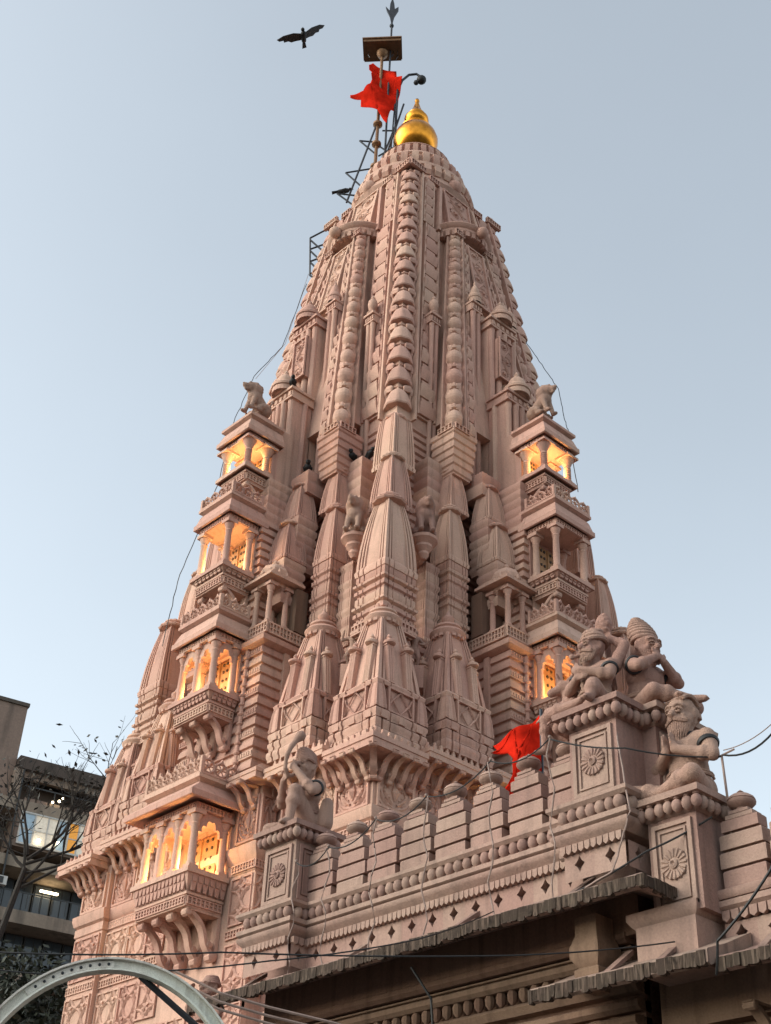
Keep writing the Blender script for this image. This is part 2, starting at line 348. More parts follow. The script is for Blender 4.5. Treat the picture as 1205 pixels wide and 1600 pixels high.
# ---------------------------------------------------------------- the tower
tower=empty('temple_tower',(0,0,0),label='tall pink sandstone temple spire with carved tiers, lit balconies and small clustered spires',cat='temple tower')
def FP(face,out,lat,z):
    a=face*pi/2; return (cos(a)*out-sin(a)*lat, sin(a)*out+cos(a)*lat, z), a
def fpart(name,me,mat,face,out,lat,z,tilt=0.0,parent=None,scl=(1,1,1),extra=0.0):
    l,a=FP(face,out,lat,z); return ob(name,me,mat,parent or tower,l,(0,-tilt,a+extra),scl)
MR=[(20.9,2.98),(23,2.85),(25,2.66),(27.2,2.37),(29.2,2.12),(30.4,1.96),(31.2,1.82)]
def r_of(z): return lerp(MR,z)
O1=[(20.6,3.70),(23,3.42),(25.6,3.03),(28.8,2.52)]; W1=[(20.6,1.86),(23,1.60),(25.6,1.22),(28.8,0.72)]
# core masses (coursed stone behind everything)
def courses(g,h0,h1,z0,z1,step,lip=0.055,cx=0,cy=0,asp=1.0):
    n=max(1,round((z1-z0)/step)); pr=[]
    for i in range(n):
        a=z0+(z1-z0)*i/n; b=z0+(z1-z0)*(i+1)/n; h=h0+(h1-h0)*i/n
        pr+=[(a,h-lip,(h-lip)*asp),(a+(b-a)*0.16,h-lip,(h-lip)*asp),(a+(b-a)*0.30,h,h*asp),(b-(b-a)*0.12,h-lip*0.2,(h-lip*0.2)*asp)]
    g.loft(SQ,pr,cx,cy)
g=G(); g.box(-4.30,4.30,-4.30,4.30,0,11.45); courses(g,3.72,3.55,11.4,14.9,0.22); courses(g,3.12,3.02,14.9,18.6,0.21); courses(g,2.86,2.82,18.6,20.9,0.2)
ob('core_wall',g,'sandstone',tower)
zz=[20.9+10.25*i/16 for i in range(17)]
g=G(); g.loft(SQ,[(z,r_of(z)-0.20) for z in zz]); ob('spire_core',g,'sandstone',tower)
# corner ribs of the main spire, with carved bells
def rib_poly(o,wd,e,b=0.06,d=0.15,a=None):
    a=o if a is None else a
    return [(o-e,a-wd),(o,a-wd),(o,a-wd+b),(o-d,a-wd+b),(o-d,a-d),(o-wd+b,a-d),(o-wd+b,a),(o-wd,a),(o-wd,a-e),(o-e,a-e)]
def f_(g): g.rings([[(x-r_of(25),y-r_of(25),z) for x,y in rib_poly(r_of(z),0.64-0.10*(z-20.9)/10.7,0.36)] for z in zz])
rib=cached('rib',f_)
def bellfix(g):
    g.lathe([(0.55,0),(1.08,0.02),(1.14,0.07),(1.06,0.22),(0.94,0.42),(0.74,0.62),(0.50,0.75),(0.36,0.80),(0.50,0.84),(0.44,0.90),(0.26,0.94),(0.24,1.0)],32,lobes=8,amp=0.03)
    for k in (0,1):
        S=lambda p:p if k==0 else (p[1],p[0],p[2])
        g.capsule(S((0.62,-0.10,0.80)),S((0.50,-0.80,0.93)),0.13,0.17,6); g.ball(S((0.48,-0.98,0.84)),0.19,7,5)
        g.tube([S((0.42,-0.98+0.05*i,0.78-0.18*i)) for i in range(4)],0.13,5,0.05)
BELL=cached('bell',bellfix)
def beadfix(g):
    g.lathe([(0.30,0),(0.42,0.06),(0.85,0.14),(1.08,0.28),(1.12,0.38),(1.04,0.50),(0.78,0.62),(0.40,0.69),(0.30,0.74),(0.60,0.78),(0.62,0.84),(0.30,0.88),(0.24,1.0)],14)
    for k in (0,1):
        S=lambda p:p if k==0 else (p[1],p[0],p[2])
        g.tube([S((0.42,-0.15-1.0*sin(pi*t),0.02+0.86*t)) for t in [i/7 for i in range(8)]],0.12,5)
        g.capsule(S((0.5,0.0,0.82)),S((0.45,-0.75,0.92)),0.12,0.14,6)
BEAD=cached('bead',beadfix)
NB=15; hs_=[0.80-0.013*i for i in range(NB)]; tot=sum(hs_); hs_=[h*9.85/tot for h in hs_]
for c in range(4):
    a=c*pi/2; ob('corner_rib',rib,'sandstone_smooth',tower,(r_of(25)*(cos(a)-sin(a)),r_of(25)*(sin(a)+cos(a)),0),a)
    if c==2: continue
    z=21.15
    for i,h in enumerate(hs_):
        r=r_of(z+h*0.3)-0.275; R=0.29-0.055*i/NB
        t=(r_of(z)-r_of(z+h))/h
        ob('carved_bell',BELL,'sandstone_smooth',tower,(r*(cos(a)-sin(a)),r*(sin(a)+cos(a)),z),a+random.uniform(-0.05,0.05),(R*random.uniform(0.96,1.04),R*random.uniform(0.96,1.04),h*random.uniform(0.97,1.02))); z+=h
def f_(g): g.box(-0.3,0.07,-0.5,0.5,-0.12,0.0); g.box(-0.3,0.035,-0.5,0.5,-0.2,-0.12); scallop_row(g,0.05,0.96,-0.26,-0.18,6,0.06)
# lintel blocks laid up the side strips
def lintel(g):
    g.prism([(-0.05,0),(0.02,0.0),(0.10,0.42),(0.10,0.60),(-0.05,0.60)],-0.5,0.5,'y')
    g.box(-0.05,0.055,-0.36,0.36,0.60,0.92)
LINT=cached('lintel',lintel)
def side_strip(face,outf,latf,wdf,z0,z1,n,s):
    g=G(); rs=[]
    for i in range(11):
        z=z0+(z1-z0)*i/10; o=outf(z); y=s*latf(z); w_=wdf(z)
        rs.append([(o-0.36,y-w_/2,z),(o-0.02,y-w_/2,z),(o-0.02,y-w_/2+0.05,z),(o-0.10,y-w_/2+0.05,z),(o-0.10,y+w_/2-0.05,z),(o-0.02,y+w_/2-0.05,z),(o-0.02,y+w_/2,z),(o-0.36,y+w_/2,z)])
    g.rings(rs); ob('side_strip',g,'sandstone_smooth',tower,(0,0,0),face*pi/2)
    for i in range(n):
        z=z0+(z1-z0)*(i+0.1)/n; h=(z1-z0)/n; tl=math.atan((outf(z)-outf(z+h))/h)
        fpart('lintel_block',LINT,'sandstone_smooth',face,outf(z)-0.055,s*latf(z),z,tl,scl=(0.85,wdf(z)-0.12,h*0.9))
for face in (0,1):
    for s in (-1,1):
        side_strip(face,lambda z:r_of(z)-0.03,lambda z:r_of(z)-0.64-0.06-0.30,lambda z:0.60-0.07*(z-21)/7.5,21.2,28.75,13,s)
        side_strip(face,lambda z:r_of(z)-0.03,lambda z:r_of(z)-0.58-0.06-0.20,lambda z:0.40-0.03*(z-28.7)/2.4,28.76,31.05,5,s)
        # tall flat moulding between strip and middle panel
        g=G(); g.rings([[(r_of(z)-0.34,-0.05,z),(r_of(z)+0.0,-0.05,z),(r_of(z)+0.0,0.05,z),(r_of(z)-0.34,0.05,z)] for z in (28.8,30,31.0)])
        for v in range(len(g.v)):
            x,y,z=g.v[v]; g.v[v]=(x,y+s*(r_of(z)-1.22),z)
        ob('edge_moulding',g,'sandstone_smooth',tower,(0,0,0),face*pi/2)
    tl=math.atan((r_of(28.9)-r_of(31.1))/2.2)
    fpart('scroll_panel',cached('vineM',vine_panel(1.02,2.2,4,0.042)),'sandstone_smooth',face,r_of(28.9)-0.06,0,28.9,tl)
    # crown of the face: meander cornice pieces and round boss
    for s in (-1,1):
        fpart('meander_cornice',cached('mea',lattice_band(0.56,0.2,6,0.06)),'sandstone_smooth',face,1.83,s*(1.80-0.26),31.05)
        fpart('meander_cornice',cached('mea2',lattice_band(0.36,0.2,4,0.06)),'sandstone_smooth',face,1.80,s*0.88,30.98)
    g=G(); g.ball((0,0,0),0.24,12,8); fpart('round_boss',g,'sandstone_smooth',face,1.72,0,31.55)
# ---- U1 : half spire on each face
for face in (0,1):
    zs=[19.6+9.2*i/12 for i in range(13)]
    o1=lambda z:lerp(O1,z); w1=lambda z:lerp(W1,z)
    g=G(); g.rings([[(o1(z)-0.18,w1(z)-0.14,z),(1.2,w1(z)-0.14,z),(1.2,-w1(z)+0.14,z),(o1(z)-0.18,-w1(z)+0.14,z)] for z in zs if z>=20.5]); ob('half_spire_core',g,'sandstone',tower,(0,0,0),face*pi/2)
    for s in (-1,1):
        g=G(); rs=[]
        for z in [20.6+8.1*i/12 for i in range(13)]:
            k=0.44-0.12*(z-20.6)/8.1; rs.append([(x,s*y,z) for x,y in rib_poly(o1(z),k,0.34,0.045,0.12,w1(z))])
        g.rings(rs); ob('corner_rib',g,'sandstone_smooth',tower,(0,0,0),face*pi/2)
        nb=12; z=20.72; hh=[0.76-0.018*i for i in range(nb)]; q=7.85/sum(hh)
        for i,h in enumerate(hh):
            h*=q; R=0.185-0.05*i/nb
            l,a=FP(face,o1(z+h*0.3)-0.165,s*(w1(z+h*0.3)-0.165),z)
            ob('carved_bead',BEAD,'sandstone_smooth',tower,l,a+(0 if s>0 else -pi/2)+random.uniform(-0.06,0.06),(R*random.uniform(0.95,1.04),R*random.uniform(0.95,1.04),h)); z+=h
        k=lambda z:0.44-0.12*(z-20.6)/8.1
        side_strip(face,lambda z:o1(z)-0.03,lambda z:max(0.18,w1(z)-k(z)-0.07-(0.30-0.12*(z-20.6)/8.1)/2),lambda z:0.30-0.12*(z-20.6)/8.1,20.7,28.5,17,s)
        # stepped corbel block under the rib
        g=G()
        for i in range(6):
            t=i/6; h=0.25+0.10*t; z0=19.35+1.25*i/6; g.loft(SQ,[(z0,h+0.015),(z0+0.04,h+0.015),(z0+0.07,h+0.05),(z0+0.19,h+0.05),(z0+0.205,h+0.02)])
        l,a=FP(face,o1(20.6)-0.34,s*(w1(20.6)-0.34),0); ob('corbel_block',g,'sandstone',tower,l,a)
        fpart('meander_cornice',cached('mea3',lattice_band(0.46,0.16,4,0.05)),'sandstone_smooth',face,o1(20.6)+0.03,s*(w1(20.6)-0.22),20.52)
        fpart('meander_cornice',cached('mea3',lattice_band(0.46,0.16,4,0.05)),'sandstone_smooth',face,o1(20.6)-0.22,s*(w1(20.6)+0.03),20.52,extra=s*pi/2)
        fpart('meander_cornice',cached('mea4',lattice_band(0.34,0.2,4,0.05)),'sandstone_smooth',face,o1(28.7)+0.0,s*(w1(28.7)-0.18),28.55)
    # rounded scalloped cap with ribbed dome
    g=G(); g.lathe([(0.5,28.62),(0.80,28.70),(0.90,28.82),(0.90,28.90),(0.96,28.94),(1.0,29.02),(0.96,29.08),(0.60,29.12),(0.2,29.14)],28,1.84,0)
    for i in range(-7,8):
        a=i*0.21; old=g.m.copy(); g.m=MX.Translation((1.84,0,0))@MX.Rotation(a,4,'Z'); g.box(0.74,0.89,-0.055,0.055,28.64,28.83); g.m=old
    ob('scalloped_cap',g,'sandstone_smooth',tower,(0,0,0),face*pi/2)
    g=G(); g.lathe([(0.40,29.1),(0.46,29.16),(0.40,29.24),(0.42,29.30),(0.35,29.40),(0.22,29.50),(0.10,29.56),(0.13,29.62),(0.02,29.72)],16,lobes=8,amp=0.04,cx=2.08); ob('ribbed_dome',g,'sandstone_smooth',tower,(0,0,0),face*pi/2)
    g=G(); g.ball((2.86,0,28.86),0.17,12,8); ob('round_boss',g,'sandstone_smooth',tower,(0,0,0),face*pi/2)
    tl=math.atan((o1(25.8)-o1(28.4))/2.6)
    fpart('scroll_panel',cached('vineU',vine_panel(0.62,2.5,5,0.032)),'sandstone_smooth',face,o1(25.8)-0.06,0,25.9,tl)
# ---- pilaster bundles
def pilaster(name,face,out,lat,z0,z1,hw,n,sphere=False,depth=0.3,par=None,capr=None):
    e=empty(name,(0,0,0),0,par or tower); l,a=FP(face,out,lat,0); e.location=l; e.rotation_euler=(0,0,a)
    g=G(); g.box(-depth,-0.06,-hw*0.96,hw*0.96,z0,z1); ob('backing',g,'sandstone_smooth',e)
    r=hw/n*0.82
    for i in range(n):
        y=-hw+hw*(2*i+1)/n; g=G(); x=0.0 if i in (0,n-1) and n>2 else 0.05
        g.lathe([(r*1.25,z0),(r*1.25,z0+0.12),(r,z0+0.2),(r*0.97,z1-0.2),(r*1.1,z1-0.1),(r*1.1,z1)],10,x-0.03,y); ob('shaft',g,'sandstone_smooth',e)
    for s in (-1,1):
        g=G(); g.lathe([(r*1.1,z0),(r*0.9,z0+0.2),(r*0.9,z1)],8,-depth*0.62,s*(hw*0.98)); ob('shaft',g,'sandstone_smooth',e)
    g=G(); m=hw*1.12; g.box(-depth,0.10,-m,m,z1,z1+0.05); g.box(-depth,0.06,-m*0.94,m*0.94,z1+0.05,z1+0.24); g.box(-depth,0.13,-m*1.05,m*1.05,z1+0.24,z1+0.31)
    k=max(4,int(hw*14)); 
    for i in range(k):
        y=-m*0.94+m*1.88*(i+0.5)/k; g.box(0.06,0.095,y-m*0.94/k*0.55,y+m*0.94/k*0.55,z1+0.08,z1+0.21)
    ob('capital',g,'sandstone_smooth',e)
    g=G(); R=capr or hw*(0.85 if sphere else 1.15)
    if sphere:
        g.lathe([(R*0.9,z1+0.31),(R*1.15,z1+0.36),(R*0.8,z1+0.42),(R*0.45,z1+0.46),(R*0.85,z1+0.54),(R*1.0,z1+0.66),(R*0.85,z1+0.78),(R*0.4,z1+0.85),(R*0.5,z1+0.88),(0.01,z1+1.0)],12)
    else:
        for i in range(int(12)):
            aa=(i-5.5)*0.26; old=g.m.copy(); g.m=g.m@MX.Rotation(aa,4,'Z'); g.box(R*0.72,R*0.98,-0.045,0.045,z1+0.31,z1+0.45); g.m=old
        g.lathe([(R*0.75,z1+0.31),(R*0.92,z1+0.45),(R*1.08,z1+0.47),(R*1.1,z1+0.53),(R*0.96,z1+0.56),(R*0.9,z1+0.62),(R*0.72,z1+0.64),(R*0.74,z1+0.70),(R*0.60,z1+0.82),(R*0.34,z1+0.92),(R*0.18,z1+0.96),(R*0.22,z1+1.02),(0.01,z1+1.12)],18)
    ob('finial' if sphere else 'ribbed_dome',g,'sandstone_smooth',e)
    return e
def block_stack(face,out,lat,hw,z0,z1,n,name='course_block',hd=None,flare=0.03):
    for i in range(n):
        a=z0+(z1-z0)*i/n; b=z0+(z1-z0)*(i+1)/n; hd_=hd or hw
        key=('blk',round(hw,3),round(hd_,3),round(b-a,3),flare)
        def f(g,b=b,a=a,hd_=hd_):
            h=b-a; g.loft(SQ,[(0,hd_-flare,hw-flare),(h*0.2,hd_-flare,hw-flare),(h*0.42,hd_,hw),(h*0.8,hd_,hw),(h*0.999,hd_-flare*0.5,hw-flare*0.5)])
        fpart(name,cached(key,f),'sandstone',face,out,lat,a)
for face in (0,1):
    for s in (-1,1):
        pilaster('pilaster',face,2.80,s*1.72,19.7,24.35,0.15,2,True,0.35)
        block_stack(face,3.02,s*1.98,0.27,17.3,19.75,9)
    pilaster('pilaster',face,3.46,0,19.5,24.75,0.40,4,False,0.6,None,0.31)
    pilaster('pilaster',face,3.98,0,19.3,22.05,0.40,4,False,0.6,None,0.31)
    fpart('scroll_panel',cached('vineV',vine_panel(0.5,1.3,3,0.03)),'sandstone_smooth',face,3.62,0,23.1)
    for s in (-1,1):   # coursed flanks behind the bundles
        pilaster('pilaster',face,3.20,s*0.66,19.4,25.2,0.17,2,False,0.5,None,0.17)
# ---- crown
g=G(); g.lathe([(1.2,31.0),(1.72,31.15),(1.84,31.35),(1.76,31.55),(1.66,32.02),(1.74,32.08),(1.72,32.2),(1.60,32.26),(1.46,32.34),(1.40,32.85),(1.46,32.9),(1.42,33.0),(1.2,33.1),(0.9,33.3),(0.5,33.4)],40); ob('crown_dome',g,'sandstone',tower)
def tab_ring(name,n,ri,ro,z0,z1,w_):
    def f(g): g.prism([(ri,z0),(ro-0.02,z0),(ro+0.05,z0+(z1-z0)*0.35),(ro,z1),(ri,z1+0.02)],-w_,w_,'y')
    m=cached(('tab',ri,ro,z0),f)
    for i in range(n): ob(name,m,'sandstone_smooth',tower,(0,0,0),2*pi*i/n)
tab_ring('petal',36,1.5,1.80,31.62,32.0,0.10)
tab_ring('petal',30,1.3,1.54,32.38,32.82,0.10)
g=G(); g.lathe([(0.7,33.05),(1.14,33.08),(1.08,33.15),(1.05,33.6),(1.14,33.66),(1.06,33.78),(0.6,33.82)],34); ob('ribbed_disc',g,'sandstone_smooth',tower)
tab_ring('petal',30,0.95,1.16,33.16,33.6,0.075)
g=G(); g.lathe([(0.7,33.7),(0.86,33.8),(0.9,33.95),(0.72,34.12),(0.55,34.2),(0.5,34.3)],24)
for i in range(18):
    a=2*pi*i/18; g.capsule((0.72*cos(a),0.72*sin(a),33.9),(0.56*cos(a+0.14),0.56*sin(a+0.14),34.28),0.12,0.07,6)
ob('lotus_collar',g,'sandstone',tower)
g=G(); g.lathe([(0.279,34.12),(0.446,34.25),(0.465,34.34),(0.372,34.42),(0.465,34.50),(0.614,34.68),(0.693,34.95),(0.698,35.12),(0.642,35.32),(0.530,35.52),(0.465,35.60),(0.484,35.64),(0.372,35.78),(0.307,35.88),(0.353,35.95),(0.391,36.04),(0.381,36.14),(0.316,36.20),(0.270,36.26),(0.279,36.33),(0.205,36.42),(0.140,36.64),(0.056,36.95),(0.079,37.02),(0.065,37.1),(0.005,37.16)],36)
kal=ob('golden_finial',g,'gold',tower); kal['label']='polished golden pot finial at the very top'
for c in range(4):
    if c==2: continue
    a=c*pi/2; 
    for f2,ex in ((0,0),(1,0)):
        pass
    g=G(); g.loft(SQ,[(31.15,0.20),(31.27,0.20)]); g.lathe([(0.16,31.27),(0.18,31.36),(0.10,31.44),(0.13,31.50),(0.02,31.66)],8); ob('corner_knob',g,'sandstone_smooth',tower,(1.62*(cos(a)-sin(a)),1.62*(sin(a)+cos(a)),0),a)
# ---------------------------------------------------------------- clustered small spires
_e=[(1.0,0.84),(0.74,0.835),(0.74,0.755),(0.985,0.75),(0.985,0.645),(0.74,0.64),(0.74,0.56),(0.96,0.555),(0.96,0.46),(0.89,0.45)]
RIBP=sym4([(1.0,-1.0)]+[(x,-y) for x,y in _e]+[(0.93,0.0)]+_e[::-1])
_e=[(1.0,0.78),(0.90,0.77),(0.90,0.71),(1.0,0.70),(1.0,0.46),(0.90,0.45),(0.90,0.41),(0.98,0.40)]
DRUMP=sym4([(1.0,-1.0)]+[(x,-y) for x,y in _e]+[(1.01,0.0)]+_e[::-1])
def small_spire_body(h,H,tp=1.0):     # plain ribbed body: rim, swelling sides, narrow neck
    def f(g):
        g.loft(DRUMP,[(0,h*1.02),(0.05*H,h*1.06),(0.09*H,h*0.98)])
        g.loft(RIBP,[(0.08*H,h*0.99),(0.10*H,h*1.0),*[(q*H,h*(1-(1-p)*tp)) for q,p in ((0.2,0.975),(0.35,0.915),(0.5,0.83),(0.65,0.72),(0.8,0.58),(0.87,0.50))]])
    return f
def small_spire_cap(h,H):
    def f(g):
        g.lathe([(h*0.50,0.85*H),(h*0.80,0.865*H),(h*0.86,0.885*H),(h*0.78,0.905*H),(h*0.5,0.92*H),(h*0.62,0.94*H),(h*0.58,0.965*H),(h*0.3,0.985*H),(h*0.08,1.03*H)],24,lobes=12,amp=0.035)
    return f
def small_spire(face,out,lat,z0,H,h,name='small_spire',rot=0.0,tp=1.0):
    e=empty(name,(0,0,0),0,tower); l,a=FP(face,out,lat,z0); e.location=l; e.rotation_euler=(0,0,a+rot)
    ob('body',cached(('ssb',h,H,tp),small_spire_body(h,H,tp)),'sandstone_smooth',e); ob('cap',cached(('ssc',h,H),small_spire_cap(h,H)),'sandstone_smooth',e)
    d=cached(('ssd',h),lambda g:[g.box(h*0.94,h*0.985,s*h*y-h*0.05,s*h*y+h*0.05,H*0.125,H*0.16) for s in (-1,1) for y in (0.2,0.42)])
    return e
def drum(face,out,lat,z0,z1,h,n):
    for i in range(n):
        a=z0+(z1-z0)*i/n; b=z0+(z1-z0)*(i+1)/n; H=b-a
        k=i%3
        def f(g,H=H,k=k):
            if k==0: g.loft(DRUMP,[(0,h*0.92),(H*0.25,h*0.92),(H*0.45,h*1.08),(H*0.75,h*1.09),(H,h*0.95)])
            elif k==1: g.loft(DRUMP,[(0,h*0.96),(H*0.12,h*0.99),(H*0.9,h*0.99),(H,h*0.94)])
            else: g.loft(DRUMP,[(0,h*0.91),(H*0.3,h*0.92),(H*0.45,h*1.03),(H*0.9,h*1.03),(H,h*0.95)])
        fpart('drum_course',cached(('drum',h,round(H,3),k),f),'sandstone',face,out,lat,a)
def big_spire(face,out,lat,z0,h,H,lat_ok=True):
    """foot courses, lattice band with half spires at the corners, ribbed body, flanking pilasters with knobs, disc and finial"""
    e=empty('corner_spire',(0,0,0),0,tower); l,a=FP(face,out,lat,z0); e.location=l; e.rotation_euler=(0,0,a)
    def base(g):
        for i,(za,zb,q) in enumerate(((0,0.16,1.0),(0.17,0.30,0.99),(0.31,0.44,1.0))):
            zs=(zb-za)*H*0.19/0.44*1.0; A=za*H*0.19/0.44; g.loft(DRUMP,[(A,h*q*0.965),(A+zs*0.25,h*q*0.965),(A+zs*0.5,h*q),(A+zs*0.85,h*q),(A+zs,h*q*0.97)])
        for k in range(4):
            old=g.m.copy(); g.m=g.m@MX.Rotation(k*pi/2,4,'Z')
            for y in (-0.68,0.68,0.0): g.box(h*0.96,h*1.012,h*(y-0.12),h*(y+0.12),H*0.135,H*0.185)
            g.m=old
    ob('foot',cached(('bsf',h,H),base),'sandstone',e)
    zb=0.195*H; zt=0.36*H
    def band(g):
        g.loft(SQ,[(zb,h*0.86),(zt,h*0.80)]); g.loft(DRUMP,[(zt-0.01,h*0.92),(zt+0.035*H*0.5,h*0.95),(zt+0.035*H,h*0.88)])
    ob('band_core',cached(('bsk',h,H),band),'sandstone_smooth',e)
    for k in range(4):
        ob('lattice_window',cached(('bsw',h,H),diamond_window(h*0.98,(zt-zb)*0.96)),'sandstone_smooth',e,(h*0.91*[1,0,-1,0][k],h*0.91*[0,1,0,-1][k],zb+0.005),(0,0,k*pi/2))
        c=0.80*h; sx,sy=[(1,1),(-1,1),(-1,-1),(1,-1)][k]
        ob('half_spire',cached(('bsh',h,H),lambda g:g.loft(RIBP,[(0,h*0.20),(0.06,h*0.205),(0.09,h*0.19),(0.3*(zt-zb)+0.02,h*0.185),((zt-zb)*0.7,h*0.16),((zt-zb)*1.12,h*0.10),((zt-zb)*1.2,h*0.03)])),'sandstone_smooth',e,(c*sx,c*sy,zb+0.004),0)
    def body(g):
        g.loft(RIBP,[(zt+0.03*H,h*0.84),(0.48*H,h*0.775),(0.58*H,h*0.70),(0.68*H,h*0.61),(0.78*H,h*0.51),(0.875*H,h*0.41)])
    ob('body',cached(('bsb',h,H),body),'sandstone_smooth',e)
    # pilasters with knobs, two on each face
    pz0=zt+0.03*H; ph=0.255*H
    def pil(g):
        g.box(-0.16,0.035,-h*0.13,h*0.13,0,ph); 
        for y in (-0.085,0.0,0.085): g.lathe([(h*0.045,0),(h*0.042,ph)],6,0.04,h*y)
        g.box(-0.16,0.06,-h*0.15,h*0.15,ph,ph+0.03)
        g.lathe([(h*0.13,ph+0.03),(h*0.19,ph+0.05),(h*0.20,ph+0.09),(h*0.15,ph+0.12),(h*0.12,ph+0.13),(h*0.06,ph+0.17),(h*0.08,ph+0.20),(h*0.02,ph+0.27)],12,0.03,0,lobes=10,amp=0.05)
    for k in range(4):
        for s in (-1,1):
            ca,sa=[(1,0),(0,1),(-1,0),(0,-1)][k]; x,y=h*0.81,s*h*0.36
            ob('pilaster',cached(('bsp',h,H),pil),'sandstone_smooth',e,(x*ca-y*sa,x*sa+y*ca,pz0),(s*0.06*0,-0.10,k*pi/2))
    def cap(g):
        for i in range(16):
            old=g.m.copy(); g.m=g.m@MX.Rotation(2*pi*i/16,4,'Z'); g.box(h*0.36,h*0.52,-h*0.06,h*0.06,0.865*H,0.895*H); g.m=old
        g.lathe([(h*0.42,0.86*H),(h*0.55,0.893*H),(h*0.58,0.91*H),(h*0.50,0.93*H),(h*0.36,0.94*H),(h*0.44,0.955*H),(h*0.42,0.97*H),(h*0.22,0.99*H),(h*0.13,1.0*H),(h*0.19,1.02*H),(h*0.2,1.04*H),(h*0.1,1.06*H),(h*0.02,1.10*H)],20)
    ob('ribbed_disc',cached(('bsc',h,H),cap),'sandstone_smooth',e)
    return e
CORN=[(1,1),(-1,1),(1,-1)]
K1H,K1h=3.05,0.635
for sx,sy in CORN:
    fc={(1,1):0,(-1,1):1,(1,-1):3}[(sx,sy)]     # rotate the front corner (+,+) about z
    for nm,args in (('big',(4.06,4.06,11.62,K1h,K1H)),):
        big_spire(fc,*args)
    drum(fc,3.76,3.76,14.25,15.62,0.42,8)
    small_spire(fc,3.76,3.76,15.60,2.05,0.425)
    drum(fc,3.40,3.40,17.2,17.55,0.29,2)
    small_spire(fc,3.40,3.40,17.55,1.55,0.32,tp=0.85)
    small_spire(fc,3.06,3.06,18.95,1.62,0.325,tp=0.45)
    fpart('lattice_band',cached('kl',lattice_band(0.86,0.22,9,0.03)),'sandstone_smooth',fc,4.19,3.76,14.28)
    fpart('lattice_band',cached('kl',lattice_band(0.86,0.22,9,0.03)),'sandstone_smooth',fc,3.76,4.19,14.28,extra=pi/2)
for face in (0,1):
    for s in (1,-1):
        big_spire(face,4.22,s*2.48,11.90,0.63,K1H)
        drum(face,3.55,s*1.80,14.7,16.85,0.285,11)
        drum(face,3.40,s*2.32,14.7,16.7,0.19,9)
        small_spire(face,3.55,s*1.80,16.85,1.62,0.29)
        small_spire(face,3.40,s*1.62,18.35,1.30,0.27)
        # small spires climbing beside the middle projection
        block_stack(face,4.10,s*0.92,0.30,15.9,17.0,5)
        small_spire(face,4.10,s*0.92,17.0,1.15,0.30)
        block_stack(face,3.82,s*0.90,0.28,16.9,18.25,6)
        small_spire(face,3.82,s*0.86,18.25,1.10,0.27)
        block_stack(face,3.62,s*0.86,0.30,19.0,19.6,2)
